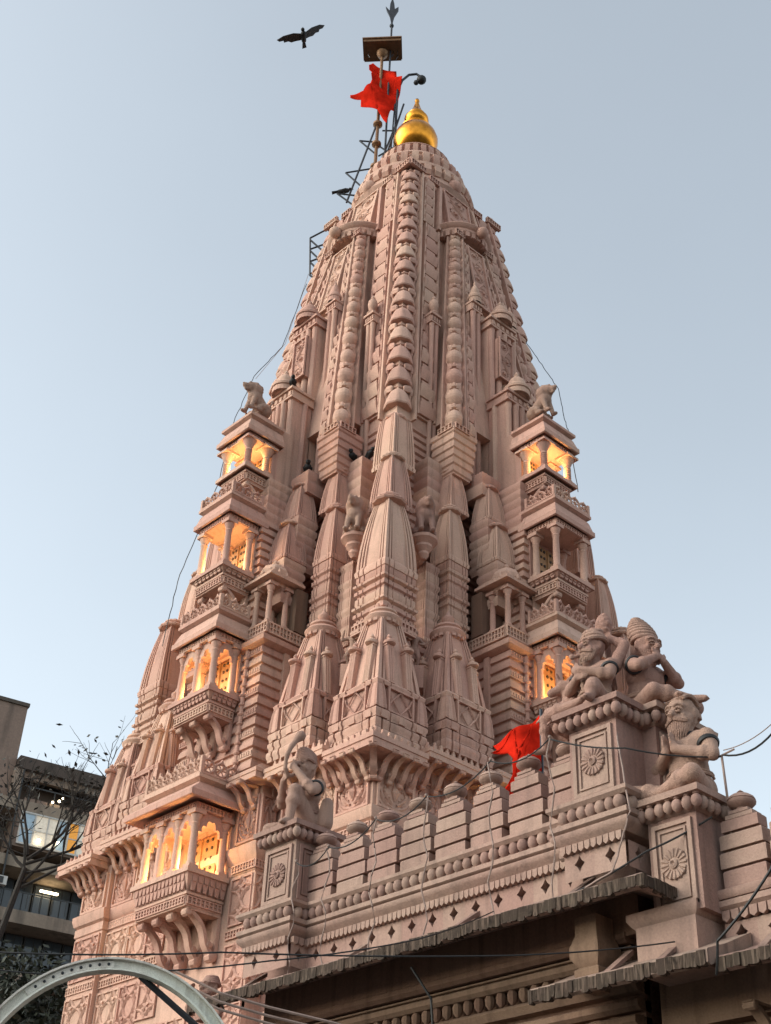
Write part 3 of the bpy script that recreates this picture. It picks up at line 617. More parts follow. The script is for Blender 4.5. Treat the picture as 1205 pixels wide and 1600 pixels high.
# ---- turret of the face middle: coursed block with balustrade and kiosks
for face in (0,1):
    n=12
    for i in range(n):
        z0=12.0+2.72*i/n; H=2.72/n; k=(i*7)%4
        def f(g,H=H,k=k):
            a,b=0.62,1.27; e=0.05
            g.loft(SQ,[(0,a-e,b-e),(H*0.13,a-e,b-e),(H*0.2,a,b),(H*0.55,a-0.004,b-0.004),(H*0.9,a-0.03,b-0.03),(H*0.999,a-e,b-e)])
            if k in (1,3):
                for s in (-1,1):
                    for q in range(6): g.box(a-0.04,a+0.012,s*(0.86+0.075*q)-0.022,s*(0.86+0.075*q)+0.022,H*0.35,H*0.75)
        fpart('stone_course',cached(('tc',k),f),'sandstone',face,4.14,0,z0)
    for s in (-1,1):
        g=G(); 
        for i in range(13):
            z=12.0+2.7*i/13; g.lathe([(0.05,z),(0.075,z+0.03),(0.075,z+0.05),(0.045,z+0.07),(0.045,z+0.20)],8)
        fpart('corner_shaft',g,'sandstone_smooth',face,4.77,s*0.80,0)
        g=G(); g.box(-0.03,0.05,-0.07,0.07,12.02,14.7); fpart('edge_strip',g,'sandstone_smooth',face,4.14,s*1.255,0,extra=s*pi/2)
    g=G(); g.loft(SQ,[(14.70,0.62,1.27),(14.76,0.74,1.40),(14.86,0.76,1.42),(14.90,0.66,1.30),(14.96,0.66,1.30)],4.12,0); ob('turret_cornice',g,'sandstone_smooth',tower,(0,0,0),face*pi/2)
    for s in (-1,1):
        fpart('lattice_band',cached('tl',lattice_band(0.72,0.26,8,0.03)),'sandstone_smooth',face,4.76,s*1.0,14.96)
        fpart('lattice_band',cached('tl2',lattice_band(1.15,0.26,13,0.03)),'sandstone_smooth',face,4.12,s*1.33,14.96,extra=s*pi/2)
        # kiosk
        e=empty('kiosk',(0,0,0),0,tower); l,a=FP(face,4.42,s*0.96,15.0); e.location=l; e.rotation_euler=(0,0,a)
        ob('floor',cached('kf',lambda g:g.box(-0.4,0.30,-0.3,0.3,0,0.24)),'sandstone',e)
        for cx in (0.22,-0.2):
            for cy in (-0.22,0.22): ob('column',cached('kc',column(0.98,0.062)),'sandstone_smooth',e,(cx,cy,0.24))
        ob('back_wall',cached('kb',lambda g:g.box(-0.62,-0.32,-0.42,0.42,0.24,1.25)),'shaded_stone',e)
        def f(g):
            g.box(-0.4,0.27,-0.27,0.27,1.22,1.32)
            g.loft(SQ,[(1.30,0.46),(1.36,0.46),(1.46,0.33),(1.50,0.33)],-0.03,0)
        ob('eave',cached('ke',f),'sandstone_smooth',e)
        def f(g):
            g.lathe([(0.24,1.48),(0.30,1.53),(0.31,1.62),(0.24,1.74),(0.13,1.82),(0.06,1.86),(0.075,1.9),(0.01,1.98)],14,lobes=7,amp=0.04)
            for i in range(10):
                a=2*pi*i/10; g.capsule((0.31*cos(a),0.31*sin(a),1.5),(0.30*cos(a),0.30*sin(a),1.62),0.05,0.015,5)
        ob('dome',cached('kd',f),'sandstone_smooth',e)
    # upper mass behind the balconies
    for i in range(15):
        z0=14.96+3.2*i/15; H=3.2/15; w_=0.80-0.012*i
        def f(g,H=H,w_=w_):
            g.loft(SQ,[(0,0.40,w_-0.06),(H*0.16,0.40,w_-0.06),(H*0.26,0.46,w_),(H*0.88,0.445,w_-0.015),(H*0.999,0.40,w_-0.06)])
        g=G(); f(g); fpart('stone_course',g,'sandstone',face,4.20,0,z0)
    block_stack(face,4.10,0,0.62,18.16,19.3,5,'stone_course',0.46)
# ---------------------------------------------------------------- eaves, brackets, walls
CREN=cached('crenel',lambda g:(g.box(-0.05,0,-0.036,0.036,0,0.09),g.box(-0.047,-0.003,-0.017,0.017,0.09,0.15)))
def crenel_row(face,out,lat,z,w,n,extra=0.0):
    for i in range(n):
        y=-w/2+w*(i+0.5)/n; fpart('crenel',CREN,'sandstone_smooth',face,out-sin(extra)*y,lat+cos(extra)*y,z,extra=extra)
BRK=cached('eavebr',bracket(0.50,0.42,0.10))
for sx,sy in CORN:
    fc={(1,1):0,(-1,1):1,(1,-1):3}[(sx,sy)]
    def f(g):
        g.loft(SQ,[(11.28,0.665),(11.34,0.665),(11.345,0.645),(11.42,0.645),(11.425,0.665),(11.52,0.66),(11.58,0.52),(11.62,0.40)],4.335,4.335)
    l,a=FP(fc,0,0,0); ob('corner_eave',cached('ceave',f),'sandstone_smooth',tower,(0,0,0),fc*pi/2)
    crenel_row(fc,4.90,4.36,11.52,1.1,7); crenel_row(fc,4.36,4.90,11.52,1.1,7,pi/2)
    for i in range(4):
        y=3.75+0.24*i
        if y<4.5:
            fpart('eave_bracket',BRK,'sandstone',fc,4.53,y,11.33); fpart('eave_bracket',BRK,'sandstone',fc,y,4.53,11.33,extra=pi/2)
    fpart('eave_bracket',BRK,'sandstone',fc,4.50,4.50,11.33,extra=pi/4,scl=(1.35,1.2,1))
    # corner wall with bands of carving
    def wf(g):
        c=4.03
        g.loft(SQ,[(0,0.52),(7.5,0.52),(7.55,0.50),(9.98,0.50),(10.0,0.53),(10.16,0.53),(10.18,0.50),(10.22,0.56),(10.34,0.60),(10.42,0.60),(10.44,0.50),(11.36,0.50)],c,c)
    ob('corner_wall',cached('cwall',wf),'sandstone',tower,(0,0,0),fc*pi/2)
    for ex,(o,l_) in ((0,(4.535,4.03)),(pi/2,(4.03,4.535))):
        fpart('medallion_panel',cached('med',medallion_panel(0.86,0.74)),'sandstone_smooth',fc,o,l_,10.46,extra=ex)
        fpart('interlace_panel',cached('intl',interlace_panel(0.92,0.88)),'sandstone_smooth',fc,o,l_,9.05,extra=ex)
        fpart('interlace_panel',cached('intl',interlace_panel(0.92,0.88)),'sandstone_smooth',fc,o,l_,7.85,extra=ex)
        fpart('lattice_band',cached('wl',lattice_band(0.98,0.16,11,0.02)),'sandstone_smooth',fc,o+0.02,l_,8.82,extra=ex)
        fpart('lattice_band',cached('wl',lattice_band(0.98,0.16,11,0.02)),'sandstone_smooth',fc,o+0.03,l_,10.0,extra=ex)
for face in (0,1):
    for s in (1,-1):
        # next bay
        def f(g):
            g.loft(SQ,[(11.56,0.60,0.83),(11.60,0.60,0.83),(11.605,0.585,0.815),(11.67,0.585,0.815),(11.675,0.60,0.83),(11.75,0.60,0.83),(11.82,0.46,0.70),(11.88,0.4,0.6)],4.30,0)
        fpart('bay_eave',cached('beave',f),'sandstone_smooth',face,0,s*2.72,0)
        crenel_row(face,4.82,s*2.72,11.76,1.4,9); crenel_row(face,4.36,s*3.49,11.76,0.9,6,s*pi/2)
        for i in range(5): fpart('eave_bracket',BRK,'sandstone',face,4.42,s*(2.10+0.31*i),11.56)
        def wf(g):
            g.loft(SQ,[(0,0.30,0.85),(7.5,0.30,0.85),(7.55,0.27,0.80),(9.98,0.27,0.80),(10.0,0.30,0.82),(10.16,0.30,0.82),(10.18,0.27,0.8),(10.22,0.32,0.84),(10.34,0.36,0.88),(10.42,0.36,0.88),(10.44,0.27,0.8),(11.6,0.27,0.8)])
        fpart('bay_wall',cached('bwall',wf),'sandstone',face,4.13,s*2.72,0)
        for dy in (-0.40,0.40):
            fpart('medallion_panel',cached('med2',medallion_panel(0.76,0.86)),'sandstone_smooth',face,4.405,s*2.72+dy,10.46)
            for z in (9.05,7.85): fpart('interlace_panel',cached('intl2',interlace_panel(0.78,0.88)),'sandstone_smooth',face,4.405,s*2.72+dy,z)
        for z in (8.82,10.0): fpart('lattice_band',cached('wl2',lattice_band(1.58,0.16,18,0.02)),'sandstone_smooth',face,4.42,s*2.72,z)
        # middle projection, one side of the balcony
        def f(g):
            g.loft(SQ,[(11.60,0.62,0.42),(11.64,0.62,0.42),(11.645,0.605,0.405),(11.72,0.605,0.405),(11.725,0.62,0.42),(11.80,0.62,0.42),(11.88,0.5,0.33),(11.96,0.4,0.3)],4.42,0)
        fpart('middle_eave',cached('meave',f),'sandstone_smooth',face,0,s*1.42,0)
        for i in range(2): fpart('eave_bracket',BRK,'sandstone',face,4.66,s*(1.18+0.3*i),11.6)
        fpart('eave_bracket',BRK,'sandstone',face,4.40,s*1.62,11.6,extra=s*pi/2)
        fpart('medallion_panel',cached('med3',medallion_panel(0.62,0.86)),'sandstone_smooth',face,4.68,s*1.30,10.56)
        for z in (9.05,7.85): fpart('interlace_panel',cached('intl3',interlace_panel(0.62,0.88)),'sandstone_smooth',face,4.68,s*1.30,z)
        for z in (9.05,7.85): fpart('interlace_panel',cached('intl4',interlace_panel(0.34,0.88)),'sandstone_smooth',face,4.52,s*1.635,z,extra=s*pi/2)
        fpart('medallion_panel',cached('med4',medallion_panel(0.34,0.86)),'sandstone_smooth',face,4.52,s*1.635,10.56,extra=s*pi/2)
        for z in (8.82,10.02): fpart('lattice_band',cached('wl3',lattice_band(0.66,0.16,8,0.02)),'sandstone_smooth',face,4.70,s*1.30,z)
        for z in (8.82,10.02): fpart('lattice_band',cached('wl4',lattice_band(0.36,0.16,5,0.02)),'sandstone_smooth',face,4.53,s*1.65,z,extra=s*pi/2)
    g=G(); g.loft(SQ,[(0,0.6,1.64),(7.5,0.6,1.64),(7.55,0.58,1.62),(9.98,0.58,1.62),(10.0,0.60,1.64),(10.18,0.60,1.64),(10.2,0.58,1.62),(10.26,0.62,1.66),(10.40,0.68,1.70),(10.50,0.68,1.70),(10.53,0.58,1.62),(11.65,0.58,1.62)],4.09,0)
    ob('middle_wall',g,'sandstone',tower,(0,0,0),face*pi/2)
    # frieze figures row low on the wall (leafy band)
    for i in range(6):
        fpart('interlace_panel',cached('intl5',interlace_panel(0.54,0.5)),'sandstone_smooth',face,4.68,-1.35+0.54*i,7.2)
# ---------------------------------------------------------------- balconies (jharokhas)
DOOR=lambda w,h:(lambda g:(g.box(-0.05,0,-w/2,w/2,0,h),g.box(-0.03,0.03,-0.012,0.012,0,h)))
def lampset(parent,loc,power,size=0.08):
    f=ob('flood_lamp',cached('lampb',lambda g:(g.box(-0.05,0.05,-0.07,0.07,0,0.03),g.box(-0.02,0.02,-0.03,0.03,0.03,0.06))),'black_paint',parent,loc)
    ob('lamp_glass',cached('lampg',lambda g:g.ball((0,0,0.10),0.045,8,6)),'lamp_glow',f)
    l=bpy.data.lights.new('lamp_light','POINT'); l.energy=power; l.color=(1.0,0.66,0.24); l.shadow_soft_size=size
    lo=bpy.data.objects.new('lamp_light',l); COL.objects.link(lo); lo.parent=f; lo.location=(0,0,0.22)
def jharokha(face,oe,we,ze,os_,ws,zs,zsill,bays,xb,lit,arch,roofh,fancy=False,nbr=3,power=30):
    e=empty('balcony',(0,0,0),face*pi/2,tower)
    key=(oe,we,ze)
    C=lambda nm,fn:cached(('jh',nm)+key,fn)
    oi,wi=os_+0.06,ws+0.06
    ob('slab',C('slab',lambda g:(g.box(xb,os_,-ws,ws,zs,zs+0.2),g.box(xb,os_+0.03,-ws-0.03,ws+0.03,zs+0.2,zs+0.25))),'sandstone_smooth',e)
    for k in (0,1,-1):
        W=2*ws if k==0 else os_-xb
        o=ob('lattice_band',cached(('jl',round(W,2)),lattice_band(W-0.04,0.15,max(4,int(W/0.09)),0.02)),'sandstone_smooth',e,(os_+0.01,0,zs+0.03) if k==0 else ((os_+xb)/2,k*(ws+0.01),zs+0.03),(0,0,k*pi/2))
    ap=[(zs+0.25,-0.02),(zs+0.25+(zsill-zs-0.25)*0.35,0.05),(zsill-0.09,0.09),(zsill-0.09,0.05)]
    ob('apron',C('apron',lambda g:g.rings([[(os_+q,ws+q,z),(xb,ws+q,z),(xb,-ws-q,z),(os_+q,-ws-q,z)] for z,q in ap])),'sandstone',e)
    # scale-like tabs on the apron
    def tabs(g):
        for r in range(2):
            z0=zs+0.27+r*(zsill-zs-0.34)*0.5; z1=z0+(zsill-zs-0.34)*0.5
            scallop_row(g,os_+0.075+0.02*r,2*ws,z0,z1,int(2*ws/0.12),0.03,0.9)
            for s in (-1,1):
                old=g.m.copy(); g.m=g.m@MX.Translation(((os_+xb)/2,0,0))@MX.Rotation(s*pi/2,4,'Z'); scallop_row(g,ws+0.075+0.02*r,os_-xb-0.02,z0,z1,int((os_-xb)/0.12),0.03,0.9); g.m=old
    ob('carved_scales',C('tabs',tabs),'sandstone',e,kind='stuff')
    ob('sill',C('sill',lambda g:g.box(xb,os_+0.13,-ws-0.13,ws+0.13,zsill-0.09,zsill)),'sandstone_smooth',e)
    zt=ze-0.12; ch=zt-zsill
    xs=os_-0.02; ys=ws-0.02
    cm=cached(('jcol',round(ch,2),fancy),column(ch,0.075 if not fancy else 0.085,fancy))
    pts=[(xs,-ys+2*ys*i/bays) for i in range(bays+1)]
    for p in pts: ob('column',cm,'sandstone_smooth',e,(p[0],p[1],zsill))
    for s in (-1,1): ob('column',cm,'sandstone_smooth',e,(xb+0.12,s*ys,zsill))
    if arch:
        bw=2*ys/bays
        am=cached(('jarch',round(bw,3),round(ch,2)),arch_plate(bw,ch,ch*0.50))
        for i in range(bays): ob('cusped_arch',am,'sandstone_smooth',e,(xs,-ys+bw*(i+0.5),zsill))
        dw=xs-xb-0.12; am2=cached(('jarch',round(dw,3),round(ch,2)),arch_plate(dw,ch,ch*0.50))
        for s in (-1,1): ob('cusped_arch',am2,'sandstone_smooth',e,(xs-dw/2,s*ys,zsill),(0,0,pi/2))
    ob('beam',C('beam',lambda g:(g.box(xb,xs+0.09,-ys-0.09,ys+0.09,zt,zt+0.14))),'sandstone_smooth',e)
    for k in (0,1,-1):
        W=2*ys+0.16 if k==0 else xs-xb
        ob('lattice_band',cached(('jl2',round(W,2)),lattice_band(W-0.02,0.11,max(4,int(W/0.08)),0.015)),'sandstone_smooth',e,(xs+0.10,0,zt+0.01) if k==0 else ((xs+xb)/2,k*(ys+0.10),zt+0.01),(0,0,k*pi/2))
    def eave(g):
        a,b=oe,we
        g.rings([[(x1,y1,z),(xb-0.2,y1,z),(xb-0.2,-y1,z),(x1,-y1,z)] for x1,y1,z in ((xs+0.02,ys+0.02,ze+0.12),(a-0.03,b-0.03,ze-0.0),(a,b,ze+0.015),(a,b,ze+0.13),(a-0.03,b-0.03,ze+0.16),(xs+0.12,ys+0.12,ze+0.36),(xs+0.1,ys+0.1,ze+0.40))])
    ob('eave',C('eave',eave),'sandstone_smooth',e)
    zr=ze+0.40
    def roof(g):
        q=xs+0.02; p=ys+0.02
        g.rings([[(q+d,p+d,z),(xb-0.2,p+d,z),(xb-0.2,-p-d,z),(q+d,-p-d,z)] for d,z in ((0.0,zr-0.02),(0.06,zr+0.04),(0.14,zr+0.08),(0.14,zr+0.15),(0.02,zr+0.18),(-0.05,zr+0.20))])
    ob('roof_moulding',C('roof',roof),'sandstone_smooth',e)
    if roofh>0:
        W=2*(ys+0.12); m=cached(('jbal',round(W,2),roofh),balustrade(W,roofh,max(4,int(W/0.23))))
        ob('balustrade',m,'sandstone_smooth',e,(xs+0.10,0,zr+0.15))
        D=xs+0.10-xb; m=cached(('jbal',round(D,2),roofh),balustrade(D,roofh,max(3,int(D/0.23))))
        for s in (-1,1): ob('balustrade',m,'sandstone_smooth',e,(xb+D/2,s*(ys+0.12),zr+0.15),(0,0,s*pi/2))
    else:
        def steps(g):
            for i in range(4):
                d=-0.02-0.11*i; q=xs+d; p=ys+d*0.9; z=zr+0.18+0.12*i
                g.rings([[(q+u,p+u,zz_),(xb-0.1,p+u,zz_),(xb-0.1,-p-u,zz_),(q+u,-p-u,zz_)] for u,zz_ in ((0,z),(0.03,z+0.03),(0.03,z+0.08),(-0.02,z+0.12))])
        ob('stepped_roof',C('steps',steps),'sandstone_smooth',e)
    # back wall with studded wooden door
    ob('back_wall',C('bw',lambda g:g.box(xb-0.15,xb,-ys-0.05,ys+0.05,zsill-0.1,ze+0.1)),'sandstone_smooth',e)
    dh=ch*0.86; dwid=min(0.95,ys*1.3)
    d=ob('door',cached(('jdoor',round(dwid,2),round(dh,2)),DOOR(dwid,dh)),'wood',e,(xb+0.055,0,zsill))
    ob('door_stud',cached(('jstud',round(dwid,2),round(dh,2)),lambda g:[g.ball((0.0,y*dwid/2,z*dh),0.035,8,4) for y in (-0.7,-0.35,0.35,0.7) for z in (0.15,0.35,0.55,0.75,0.92)]),'stud',d,kind='stuff')
    bd=os_-xb
    bm_=cached(('jbr',round(bd,2)),bracket(bd*0.92,bd*0.95,0.15))
    for i in range(nbr):
        y=-ws+0.1+(2*ws-0.2)*i/(nbr-1) if nbr>1 else 0
        ob('bracket',bm_,'sandstone',e,(xb,y,zs))
    if lit: lampset(e,(os_-0.2,ys*0.55,zsill),power*0.42); lampset(e,(os_-0.2,-ys*0.55,zsill),power*0.42)
    return e
for face in (0,1):
    jharokha(face,5.88,1.10,11.20,5.50,0.78,9.31,9.97,3,4.70,True,True,0.42,nbr=4,power=42)
    jharokha(face,5.60,0.77,14.95,5.40,0.56,13.20,13.70,2,4.78,True,True,0.36,power=24)
    jharokha(face,5.56,0.65,17.90,5.38,0.46,16.20,16.66,1,4.68,face==0,False,0.34,nbr=2,power=22)
    jharokha(face,5.30,0.60,20.30,5.10,0.42,19.06,19.42,1,4.45,True,False,0,fancy=True,nbr=2,power=20)
    # wall behind the top balcony
    g=G(); g.box(3.9,4.32,-0.44,0.44,19.2,20.9); ob('back_block',g,'sandstone',tower,(0,0,0),face*pi/2)
# ---------------------------------------------------------------- the hall in front, with its parapet
ob('ground',cached('ground',lambda g:g.add([(-900,-900,0),(900,-900,0),(900,900,0),(-900,900,0)],[(0,1,2,3)]),0),'asphalt',kind='structure')
hall=empty('temple_hall',(6,8,0),label='pink stone temple hall with bulb topped parapet and wide weathered eaves, below the spire',cat='temple hall')
def hp(name,me,mat,loc=(0,0,0),rot=(0,0,0),scl=(1,1,1),parent=None):
    if parent is None:
        return ob(name,me,mat,hall,(loc[0]-6,loc[1]-8,loc[2]),rot,scl)
    return ob(name,me,mat,parent,loc,rot,scl)
# bodies
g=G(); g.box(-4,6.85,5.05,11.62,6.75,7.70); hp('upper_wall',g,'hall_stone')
g=G(); g.box(-4,6.83,5.05,11.60,6.3,6.75); hp('lower_wall',g,'shaded_stone')
g=G(); g.box(-4,6.55,5.05,11.4,0,6.4); hp('lower_wall',g,'shaded_stone')
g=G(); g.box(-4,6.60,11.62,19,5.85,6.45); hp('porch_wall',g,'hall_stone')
g=G(); g.box(-4,6.58,11.62,19,5.3,5.85); hp('lower_wall',g,'shaded_stone')
g=G(); g.box(-4,6.40,11.4,19,0,5.4); hp('lower_wall',g,'shaded_stone')
# moulded courses: path in plan (open), profile of (offset outward, z)
def moulding(name,path,prof,mat,cap=True):
    pts=[V((p[0],p[1])) for p in path]; n=len(pts); nor=[]
    for i in range(n):
        ds=[]
        if i>0: ds.append((pts[i]-pts[i-1]).normalized())
        if i<n-1: ds.append((pts[i+1]-pts[i]).normalized())
        ns=[V((d.y,-d.x)) for d in ds]
        m=sum(ns,V((0,0))); m=m/len(ns); m=m/max(0.3,m.length_squared); nor.append(m)
    g=G(); g.rings([[(pts[i].x+nor[i].x*o,pts[i].y+nor[i].y*o,z) for o,z in prof] for i in range(n)],cap=cap)
    return hp(name,g,mat)
# path of wall A with the projecting pillars (running +Y so the outward side is +X)
WA=[(6.9,5.10),(7.28,5.10),(7.28,6.06),(6.98,6.06),(6.98,10.95),(7.28,10.95),(7.28,11.84),(6.9,11.84),(6.9,12.02),(5.2,12.02)]
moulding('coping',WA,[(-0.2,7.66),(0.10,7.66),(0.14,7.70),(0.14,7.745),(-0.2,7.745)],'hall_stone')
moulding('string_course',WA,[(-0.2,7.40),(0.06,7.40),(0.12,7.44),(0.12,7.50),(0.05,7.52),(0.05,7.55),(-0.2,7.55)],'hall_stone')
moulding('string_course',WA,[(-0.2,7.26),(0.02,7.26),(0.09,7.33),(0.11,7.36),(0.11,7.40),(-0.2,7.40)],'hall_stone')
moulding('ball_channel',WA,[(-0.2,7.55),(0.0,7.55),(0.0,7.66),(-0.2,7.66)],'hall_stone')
BALL=cached('ball',lambda g:(g.lathe([(0.01,-0.10),(0.035,-0.085),(0.066,-0.05),(0.075,0.0),(0.06,0.05),(0.03,0.075),(0.045,0.085),(0.045,0.11)],12)))
def balls(path,off,z,pitch=0.155,sc=1.0):
    pts=[V((p[0],p[1])) for p in path]
    for a,b in zip(pts,pts[1:]):
        d=(b-a); L=d.length
        if L<0.12: continue
        d.normalize(); nrm=V((d.y,-d.x)); n=max(1,round((L+ (2*off if True else 0))/pitch))
        for i in range(n):
            t=(i+0.5)/n*(L+off*1.0)-off*0.0; p=a+d*t+nrm*off
            k=random.uniform(0.93,1.05); hp('ball_drop',BALL,'hall_stone',(p.x+random.uniform(-0.004,0.004),p.y+random.uniform(-0.006,0.006),z+random.uniform(-0.005,0.005)),random.random()*6,(sc*k,sc*k,sc*random.uniform(0.95,1.05)))
balls([(7.28,5.10),(7.28,6.06)],0.06,7.60); balls([(7.28,6.06),(6.98,6.06)],0.06,7.60); balls([(6.98,6.16),(6.98,10.92)],0.06,7.60); balls([(7.28,10.95),(7.28,11.84)],0.06,7.60); balls([(7.28,11.84),(6.95,11.84)],0.06,7.60)
# sawtooth trim
def saw(path,z0,z1,off,pitch=0.085,name='sawtooth_trim'):
    g=G(); pts=[V((p[0],p[1])) for p in path]
    for a,b in zip(pts,pts[1:]):
        d=b-a; L=d.length
        if L<0.05: continue
        d.normalize(); nr=V((d.y,-d.x)); n=max(1,int(L/pitch))
        for i in range(n):
            p=a+d*(L*(i+0.5)/n)+nr*off; w_=L/n*0.44; q=d*w_
            vs=[(p.x-q.x,p.y-q.y,z1),(p.x+q.x,p.y+q.y,z1),(p.x+q.x*0.9,p.y+q.y*0.9,z0+0.03),(p.x,p.y,z0),(p.x-q.x*0.9,p.y-q.y*0.9,z0+0.03)]
            vs+=[(x-nr.x*0.07,y-nr.y*0.07,z) for x,y,z in vs]
            g.add(vs,[(0,1,2,3,4),(9,8,7,6,5),(0,5,6,1),(1,6,7,2),(2,7,8,3),(3,8,9,4),(4,9,5,0)])
    o=hp(name,g,'hall_stone'); o['kind']='stuff'; return o
saw(WA[1:7],7.15,7.26,0.08)
# pierced band: each unit has a diamond hole
def pierced(w,h,hole=0.085,zc=None):
    zc=zc or h*0.60
    def f(g):
        R=[(-w/2,0),(-w*0.0,0),(w/2,0),(w/2,zc),(w/2,h),(0,h),(-w/2,h),(-w/2,zc)]
        q=hole; D=[(-q*0.42,zc-q*0.5),(0,zc-q*1.25),(q*0.42,zc-q*0.5),(q,zc),(q*0.42,zc+q*0.5),(0,zc+q*1.25),(-q*0.42,zc+q*0.5),(-q,zc)]
        vs=[(0,y,z) for y,z in R]+[(0,y,z) for y,z in D]+[(-0.10,y,z) for y,z in D]
        fs=[(i,(i+1)%8,8+(i+1)%8,8+i) for i in range(8)]+[(8+i,8+(i+1)%8,16+(i+1)%8,16+i) for i in range(8)]
        g.add(vs,fs)
    return f
PW=0.385
def pierced_row(x,y0,y1,z0,h,rot=0.0,hole=0.075):
    n=max(1,round((y1-y0)/PW)); w_=(y1-y0)/n; m=cached(('prc',round(w_,3),h,hole),pierced(w_,h,hole),0)
    for i in range(n):
        y=y0+w_*(i+0.5)
        if rot==0: hp('pierced_panel',m,'hall_stone',(x,y,z0))
        else: hp('pierced_panel',m,'hall_stone',(y,x,z0),(0,0,rot))
pierced_row(6.99,6.10,10.97,6.86,0.30); pierced_row(7.30,5.10,6.06,6.86,0.30); pierced_row(7.30,10.97,11.84,6.86,0.30)
pierced_row(6.10,6.98,7.28,6.86,0.30,pi/2); pierced_row(11.86,6.90,7.28,6.86,0.30,pi/2)
# merlons with bulbs
def merlon_course(w,h):
    return lambda g:g.loft(SQ,[(0,0.09,w/2),(h*0.90,0.09,w/2),(h*0.97,0.08,w/2-0.01),(h,0.08,w/2-0.01)])
def bulb(g):
    g.lathe([(0.07,0),(0.09,0.03),(0.08,0.05),(0.15,0.09),(0.185,0.14),(0.19,0.17),(0.175,0.18),(0.175,0.195),(0.185,0.205),(0.17,0.25),(0.12,0.30),(0.06,0.335),(0.035,0.35),(0.045,0.365),(0.004,0.41)],20)
BULB=cached('bulb',bulb)
def merlon(x,y,z,last=False):
    e=empty('merlon',(x-6+random.uniform(-0.008,0.008),y-8+random.uniform(-0.01,0.01),z),random.uniform(-0.015,0.015),hall)
    zz=0.0
    for i,(w_,h) in enumerate(((0.53,0.185),(0.575,0.175),(0.53,0.165),(0.46,0.13),(0.34,0.05),(0.24,0.04))):
        ob('stone_block',cached(('mc',w_,h),merlon_course(w_,h)),'hall_stone',e,(random.uniform(-0.006,0.006),0,zz)); zz+=h+(0.026 if i<3 else 0.002)
        if i<3: ob('joint',cached(('mj',w_),lambda g:g.box(-0.05,0.035,-w_/2+0.05,w_/2-0.05,-0.028,0.002)),'hall_stone',e,(0,0,zz))
    ob('bulb',BULB,'hall_stone',e,(0,0,zz-0.01),random.random()*3,(0.84,0.84,0.62*random.uniform(0.95,1.05)))
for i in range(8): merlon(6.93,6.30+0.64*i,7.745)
# backing wall that closes the slots at the foot
g=G(); g.box(6.70,6.82,6.06,10.95,7.6,8.18); hp('parapet_backing',g,'hall_stone')
# rosette and framed pedestals
def rosette(g):
    g.lathe([(0.165,0.0),(0.16,0.02),(0.04,0.02)],24)
    for i in range(16):
        a=2*pi*i/16; g.capsule((0.085*cos(a),0.085*sin(a),0.02),(0.15*cos(a),0.15*sin(a),0.018),0.013,0.024,6)
    g.lathe([(0.05,0.02),(0.055,0.04),(0.03,0.055),(0.012,0.03)],12)
ROS=cached('ros',rosette)
def framed(w,h):
    def f(g):
        g.box(-0.02,0.0,-w/2,w/2,0,h)
        for b,d,q in ((0.0,0.03,0.05),(0.08,0.02,0.025)):
            W=w-2*b; g.box(-0.01,d,-W/2,-W/2+q,b,h-b); g.box(-0.01,d,W/2-q,W/2,b,h-b); g.box(-0.01,d*0.98,-W/2+q,W/2-q,b,b+q); g.box(-0.01,d*0.98,-W/2+q,W/2-q,h-b-q,h-b)
    return f
def pedestal(x0,x1,y0,y1,z0,z1,fx=True,fy=True,rosx=True,rosy=False,top=0.30):
    g=G(); g.box(x0,x1,y0,y1,z0,z1); hp('pedestal_block',g,'hall_stone')
    if fx:
        p=hp('framed_panel',cached(('fr',round(y1-y0,2),round(z1-z0,2)),framed(y1-y0-0.12,z1-z0-0.12)),'hall_stone',(x1+0.004,(y0+y1)/2,z0+0.06))
        if rosx: ob('rosette',ROS,'hall_stone',p,(0.0,0,(z1-z0-0.12)*0.5),(0,pi/2,0))
    if fy:
        p=hp('framed_panel',cached(('fr',round(x1-x0,2),round(z1-z0,2)),framed(x1-x0-0.12,z1-z0-0.12)),'hall_stone',((x0+x1)/2,y1+0.004,z0+0.06),(0,0,pi/2))
        if rosy: ob('rosette',ROS,'hall_stone',p,(0.0,0,(z1-z0-0.12)*0.5),(0,pi/2,0))
    pa=[(x0,y0),(x1,y0),(x1,y1),(x0,y1)]
    g=G(); cx,cy=(x0+x1)/2,(y0+y1)/2; hx,hy=(x1-x0)/2,(y1-y0)/2
    g.loft(SQ,[(z1,hx+0.01,hy+0.01),(z1+0.03,hx+0.05,hy+0.05),(z1+0.04,hx+0.02,hy+0.02),(z1+0.16,hx+0.03,hy+0.03),(z1+0.165,hx+0.14,hy+0.14),(z1+0.235,hx+0.15,hy+0.15),(z1+0.25,hx+0.12,hy+0.12)],cx,cy)
    hp('pedestal_cornice',g,'hall_stone')
    balls([(x1,y0-0.08),(x1,y1+0.06)],0.075,z1+0.08,0.13,0.86)
    balls([(x1+0.02,y1),(x0,y1)],0.075,z1+0.08,0.13,0.86)
pedestal(6.62,7.28,5.34,6.04,7.745,8.66,True,True)
pedestal(6.55,7.28,11.10,11.80,7.745,8.66,True,False)
pedestal(5.85,6.78,11.2,11.99,7.745,8.665,False,True)
pedestal(6.30,7.06,11.98,12.62,6.30,7.36,True,False)
